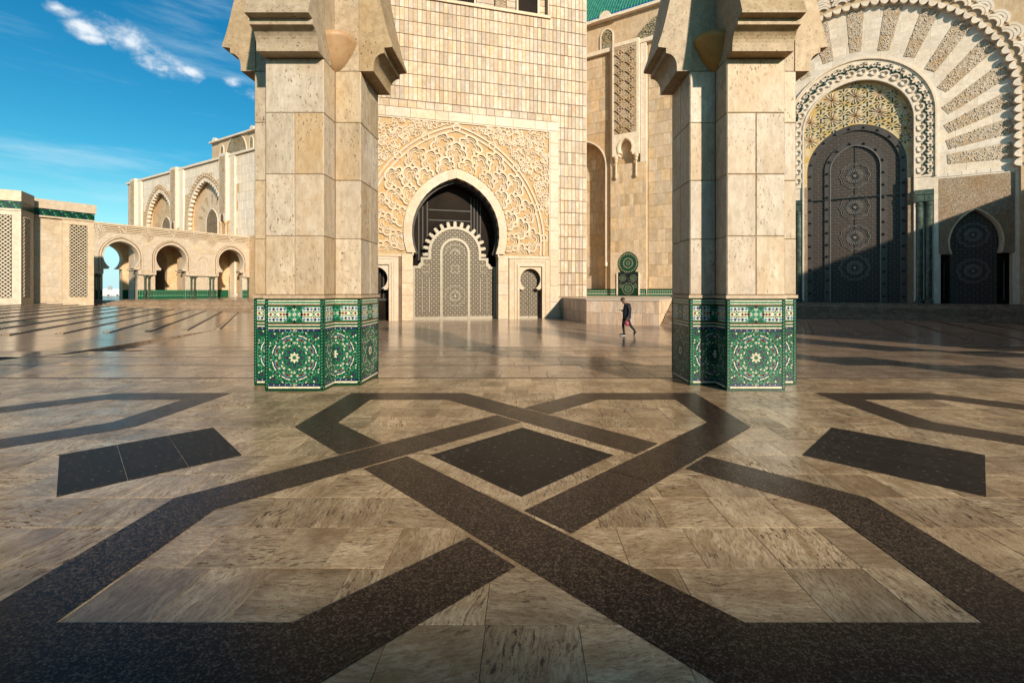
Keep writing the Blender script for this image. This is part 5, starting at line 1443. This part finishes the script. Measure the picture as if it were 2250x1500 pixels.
clad(wing, 'facing_slab', cells, 'cream', y=.135, d=.03, gap=.012, jit=.003)
pav = empty('corner_pavilion', (-48.1, 43.3, 0), radians(30))
tag(pav, 'cream corner pavilion with lattice panels on two faces at the picture edge', 'pavilion', kind='thing')
MB().box(-6, -.0, .0, 2.6, BZ - .8, 10.2).build('wall', 'cream', pav)
lattice(pav, -1.95, -.50, .9, 8.6, -.16)
MB().prism([(-6, BZ - .8), (0, BZ - .8), (0, 10.2), (-6, 10.2), (-6, 8.66), (-.47, 8.66), (-.47, .86), (-1.98, .86), (-1.98, 8.64), (-6, 8.64)], -.14, 0).build('lattice_frame', 'cream', pav)
frieze(pav, -6, .14, -.16, 9.28, 9.98)
MB().box(-6, .2, -.28, 2.6, 10.0, 11.0).build('parapet', 'cream', pav)
MB().box(-6, .16, -.24, 2.6, 9.10, 9.27).build('lower_moulding', 'cream', pav)
sp = empty('side_face', (0, 0, 0)); sp.parent = pav; sp.rotation_euler = (0, 0, pi / 2); sp.location = (.0, .0, 0)
lattice(sp, .35, 1.75, .9, 8.6, -.16, .36)
MB().prism([(-.14, BZ - .8), (2.6, BZ - .8), (2.6, 10.2), (-.14, 10.2), (-.14, 8.66), (1.78, 8.66), (1.78, .86), (.32, .86), (.32, 8.64), (-.14, 8.64)], -.14, 0).build('lattice_frame', 'cream', sp)
frieze(sp, -.14, 2.6, -.16, 9.28, 9.98)
# things beyond the first arch
o = MB().box(-120, -78, 108, 108.4, .2, 1.72).box(-120, -78, 107.9, 108.5, 1.72, 1.82).build('parapet_wall', 'white_paint'); tag(o, 'low white parapet seen through the first arch of the arcade', 'parapet', kind='thing')
o = MB().box(-.45, .45, 0, .06, 1.5, 2.3).box(-.4, -.34, .0, .06, .2, 1.5).box(.34, .4, 0, .06, .2, 1.5).build('sign_board', 'grey_paint', None, (-83.5, 91.5, .1)); tag(o, 'small grey board on two posts beyond the first arch', 'sign', kind='thing')
bn = empty('bench', (-82.5, 91, .29), 0.); tag(bn, 'slender white bench standing beyond the first arch', 'bench', kind='thing')
MB().box(-1.1, 1.1, -.25, .25, .42, .5).build('seat', 'white_paint', bn); MB().box(-1.1, 1.1, .22, .28, .6, .95).build('backrest', 'white_paint', bn)
for e in (-.9, .9): MB().box(e - .05, e + .05, -.22, .28, 0, .44).build('leg', 'grey_paint', bn)

# ------------------------------------------------------------------ people
def skin_body(name, joints, edges, sub=2):
    me = bpy.data.meshes.new(name); me.from_pydata([j[0] for j in joints], edges, [])
    ob = bpy.data.objects.new(name, me); col.objects.link(ob)
    md = ob.modifiers.new('s', 'SKIN'); md.use_smooth_shade = True
    for i, j in enumerate(joints): me.skin_vertices[0].data[i].radius = j[1] if isinstance(j[1], tuple) else (j[1], j[1])
    me.skin_vertices[0].data[0].use_root = True
    ss = ob.modifiers.new('u', 'SUBSURF'); ss.levels = sub; ss.render_levels = sub
    dg = bpy.context.evaluated_depsgraph_get()
    res = bpy.data.meshes.new_from_object(ob.evaluated_get(dg)); res.name = name
    bpy.data.objects.remove(ob)
    return res
def tube(mb, pts, rads, n=8, mat=0):
    rings = []
    for i, p in enumerate(pts):
        p = Vector(p); d = (Vector(pts[min(i + 1, len(pts) - 1)]) - Vector(pts[max(i - 1, 0)])).normalized()
        a = d.orthogonal().normalized(); b = d.cross(a)
        rings.append([tuple(p + (a * cos(2 * pi * k / n) + b * sin(2 * pi * k / n)) * rads[i]) for k in range(n)])
    vs_ = [q for r in rings for q in r]
    fs = [(i * n + k, i * n + (k + 1) % n, (i + 1) * n + (k + 1) % n, (i + 1) * n + k) for i in range(len(pts) - 1) for k in range(n)]
    fs += [tuple(range(n))[::-1], tuple((len(pts) - 1) * n + k for k in range(n))]
    mb.add(vs_, fs, mat)
def walker():
    J = [((0, 0, .90), (.155, .13)), ((.03, 0, 1.08), (.165, .14)), ((.05, 0, 1.28), (.175, .15)), ((.03, 0, 1.43), (.13, .12)), ((-.05, 0, 1.52), .062), ((-.13, 0, 1.60), (.085, .08)), ((-.18, 0, 1.67), (.095, .085)), ((-.20, 0, 1.73), (.07, .065)),
         ((-.06, .09, .82), (.095, .10)), ((-.12, .09, .47), .068), ((-.075, .09, .12), .05), ((-.10, .09, .06), .045), ((-.22, .09, .045), .04),
         ((.05, -.09, .82), (.095, .10)), ((.17, -.09, .50), .068), ((.37, -.09, .27), .05), ((.375, -.09, .19), .045), ((.34, -.09, .08), .04),
         ((.06, -.20, 1.40), .075), ((.10, -.25, 1.14), .058), ((.03, -.24, .90), .045), ((.01, -.235, .83), .036),
         ((.05, .20, 1.40), .075), ((.06, .25, 1.16), .058), ((-.14, .17, 1.16), .042), ((-.21, .15, 1.19), .034),
         ((.11, 0, 1.44), .085), ((.0, 0, .80), (.16, .15))]
    E_ = [(0, 1), (1, 2), (2, 3), (3, 4), (4, 5), (5, 6), (6, 7), (0, 8), (8, 9), (9, 10), (10, 11), (11, 12), (0, 13), (13, 14), (14, 15), (15, 16), (16, 17), (3, 18), (18, 19), (19, 20), (20, 21), (3, 22), (22, 23), (23, 24), (24, 25), (3, 26)]
    J.pop()
    me = skin_body('body', J, E_)
    mb = MB(); mb.v = [tuple(v.co) for v in me.vertices]; mb.f = [tuple(p.vertices) for p in me.polygons]
    mb.m = []; mb.t = [0.] * len(mb.f)
    for p in me.polygons:
        c = p.center
        if c.z > 1.50 and c.x < .02: m = 1
        elif c.z < .90 and c.y < -.19 and c.x < .1 or (c.x < -.165 and 1.0 < c.z < 1.3): m = 1
        elif c.z < .80: m = 2
        else: m = 0
        mb.m.append(m)
    for base, sgn in (((.008, -.235, .83), -1), ((-.22, .15, 1.19), 1)):
        for k in range(4):
            if sgn == -1:
                x0 = base[0] - .028 + k * .018; tube(mb, [(x0, base[1], base[2] - .02), (x0, base[1] - .01, base[2] - .07), (x0 + .004, base[1] + .015, base[2] - .095 - .006 * (k in (1, 2)))], [.010, .009, .007], 6, 1)
            else:
                y0 = base[1] - .028 + k * .018; tube(mb, [(base[0], y0, base[2]), (base[0] - .06, y0, base[2] + .005), (base[0] - .085, y0, base[2] + .025)], [.010, .009, .007], 6, 1)
        if sgn == -1: tube(mb, [(base[0] - .03, base[1], base[2] + .01), (base[0] - .055, base[1] + .01, base[2] - .04)], [.012, .009], 6, 1)
        else: tube(mb, [(base[0] - .02, base[1] - .03, base[2]), (base[0] - .05, base[1] - .045, base[2] + .03)], [.012, .009], 6, 1)
    # nose, brow and ears
    tube(mb, [(-.262, 0, 1.655), (-.292, 0, 1.618), (-.270, 0, 1.612)], [.010, .016, .012], 6, 1)
    tube(mb, [(-.262, -.03, 1.585), (-.272, 0, 1.580), (-.262, .03, 1.585)], [.006, .010, .006], 6, 1)
    for s in (-1, 1):
        tube(mb, [(-.255, s * .035, 1.672), (-.268, s * .035, 1.662)], [.012, .008], 6, 3)
        tube(mb, [(-.155, s * .088, 1.69), (-.15, s * .098, 1.66), (-.16, s * .086, 1.63)], [.014, .018, .012], 6, 1)
    o = mb.build('person', ['cloth_navy', 'skin', 'cloth_black', 'hair'], None, (5.0, 22.55, -.67), 0, True)
    hd = MB()
    for i in range(7):
        for k in range(14):
            a, b = pi / 2 * (1 - i / 6 * 1.08), 2 * pi * k / 14
            hd.v.append((-.172 + .112 * cos(a) * cos(b) + .018, .096 * cos(a) * sin(b), 1.70 + .095 * sin(a)))
    for i in range(6):
        for k in range(14):
            hd.f.append((i * 14 + k, i * 14 + (k + 1) % 14, (i + 1) * 14 + (k + 1) % 14, (i + 1) * 14 + k)); hd.m.append(0); hd.t.append(0.)
    hd.build('hair', 'hair', o, smooth=True)
    jk = MB()       # jacket skirt and hood
    ring = lambda z, rx, ry, cx: [(cx + rx * cos(2 * pi * k / 16), ry * sin(2 * pi * k / 16), z) for k in range(16)]
    rs = [ring(.80, .19, .175, .035), ring(.92, .195, .18, .035), ring(1.1, .20, .185, .04), ring(1.3, .195, .20, .055), ring(1.44, .14, .19, .045)]
    jk.v = [p for r in rs for p in r]
    for i in range(4):
        for k in range(16): jk.f.append((i * 16 + k, i * 16 + (k + 1) % 16, (i + 1) * 16 + (k + 1) % 16, (i + 1) * 16 + k)); jk.m.append(0); jk.t.append(0.)
    tube(jk, [(.02, -.12, 1.50), (.12, -.07, 1.47), (.16, 0, 1.44), (.12, .07, 1.47), (.02, .12, 1.50)], [.04, .06, .065, .06, .04], 8)
    jk.build('jacket', 'cloth_navy', o, smooth=True)
    for (hx, hy, hz, tx, tz) in ((.0, .09, .055, -.29, .035), (.43, -.09, .22, .345, -.005)):
        sh = MB(); tube(sh, [(hx, hy, hz), ((hx * .6 + tx * .4), hy, hz * .6 + tz * .4 + .012), (tx, hy, tz + .01)], [.05, .048, .03], 8)
        tube(sh, [(hx + .01, hy, hz - .035), (tx, hy, tz - .02)], [.03, .026], 8, 1)
        sh.build('shoe', ['cloth_black', 'sole'], o, smooth=True)
    o.scale = (1.06, 1.06, 1.06)
    tag(o, 'person in dark jacket and black trousers walking with head bowed over a phone', 'person', kind='thing')
    ph = MB().box(-.075, .075, -.036, .036, -.005, .005).build('phone', 'cloth_black', None, (5.0 - .318, 22.55 + .16, -.67 + 1.288)); ph.rotation_euler = (0, radians(20), 0)
    tag(ph, 'small dark phone held out in the hand of the walking person', 'phone', kind='thing')
    bag = MB()
    n = 14
    prof = [(0.0, .02), (.07, .0), (.095, .05), (.10, .12), (.085, .19), (.05, .225), (.015, .235)]
    for r, z in prof:
        for k in range(n): bag.v.append((r * 1.05 * cos(2 * pi * k / n), r * .45 * sin(2 * pi * k / n), z))
    for i in range(len(prof) - 1):
        for k in range(n): bag.f.append((i * n + k, i * n + (k + 1) % n, (i + 1) * n + (k + 1) % n, (i + 1) * n + k)); bag.m.append(0); bag.t.append(0.)
    for e in (-.03, .03): tube(bag, [(e, -.01, .21), (e * .6, -.012, .26), (0, -.012, .285)], [.008, .007, .007], 6)
    bg = bag.build('shopping_bag', 'red_bag', None, (5.0 - .01, 22.55 - .26, -.67 + .51), 0, True)
    tag(bg, 'crumpled red carrier bag hanging from the walking person\'s hand', 'bag', kind='thing')
walker()
def sitter():
    J = [((0, 0, .14), .15), ((.03, 0, .38), .15), ((.0, 0, .58), .12), ((-.03, 0, .68), .06), ((-.06, 0, .80), .10), ((-.34, .12, .38), .075), ((-.62, .12, .06), .06), ((-.34, -.12, .30), .075), ((-.70, -.12, .06), .06), ((-.1, .2, .5), .06), ((-.32, .14, .42), .045), ((-.1, -.2, .5), .06), ((-.32, -.12, .36), .045)]
    me = skin_body('body', J, [(0, 1), (1, 2), (2, 3), (3, 4), (0, 5), (5, 6), (0, 7), (7, 8), (2, 9), (9, 10), (2, 11), (11, 12)])
    mb = MB(); mb.v = [tuple(v.co) for v in me.vertices]; mb.f = [tuple(p.vertices) for p in me.polygons]; mb.m = [1 if p.center.z > .68 else 0 for p in me.polygons]; mb.t = [0.] * len(mb.f)
    o = mb.build('person', ['pale_cloth', 'skin'], None, (-48.8, 77.0, .3), 0, True)
    tag(o, 'tiny figure in pale clothes sitting on the ground under the last arcade arch', 'person', kind='thing')
sitter()
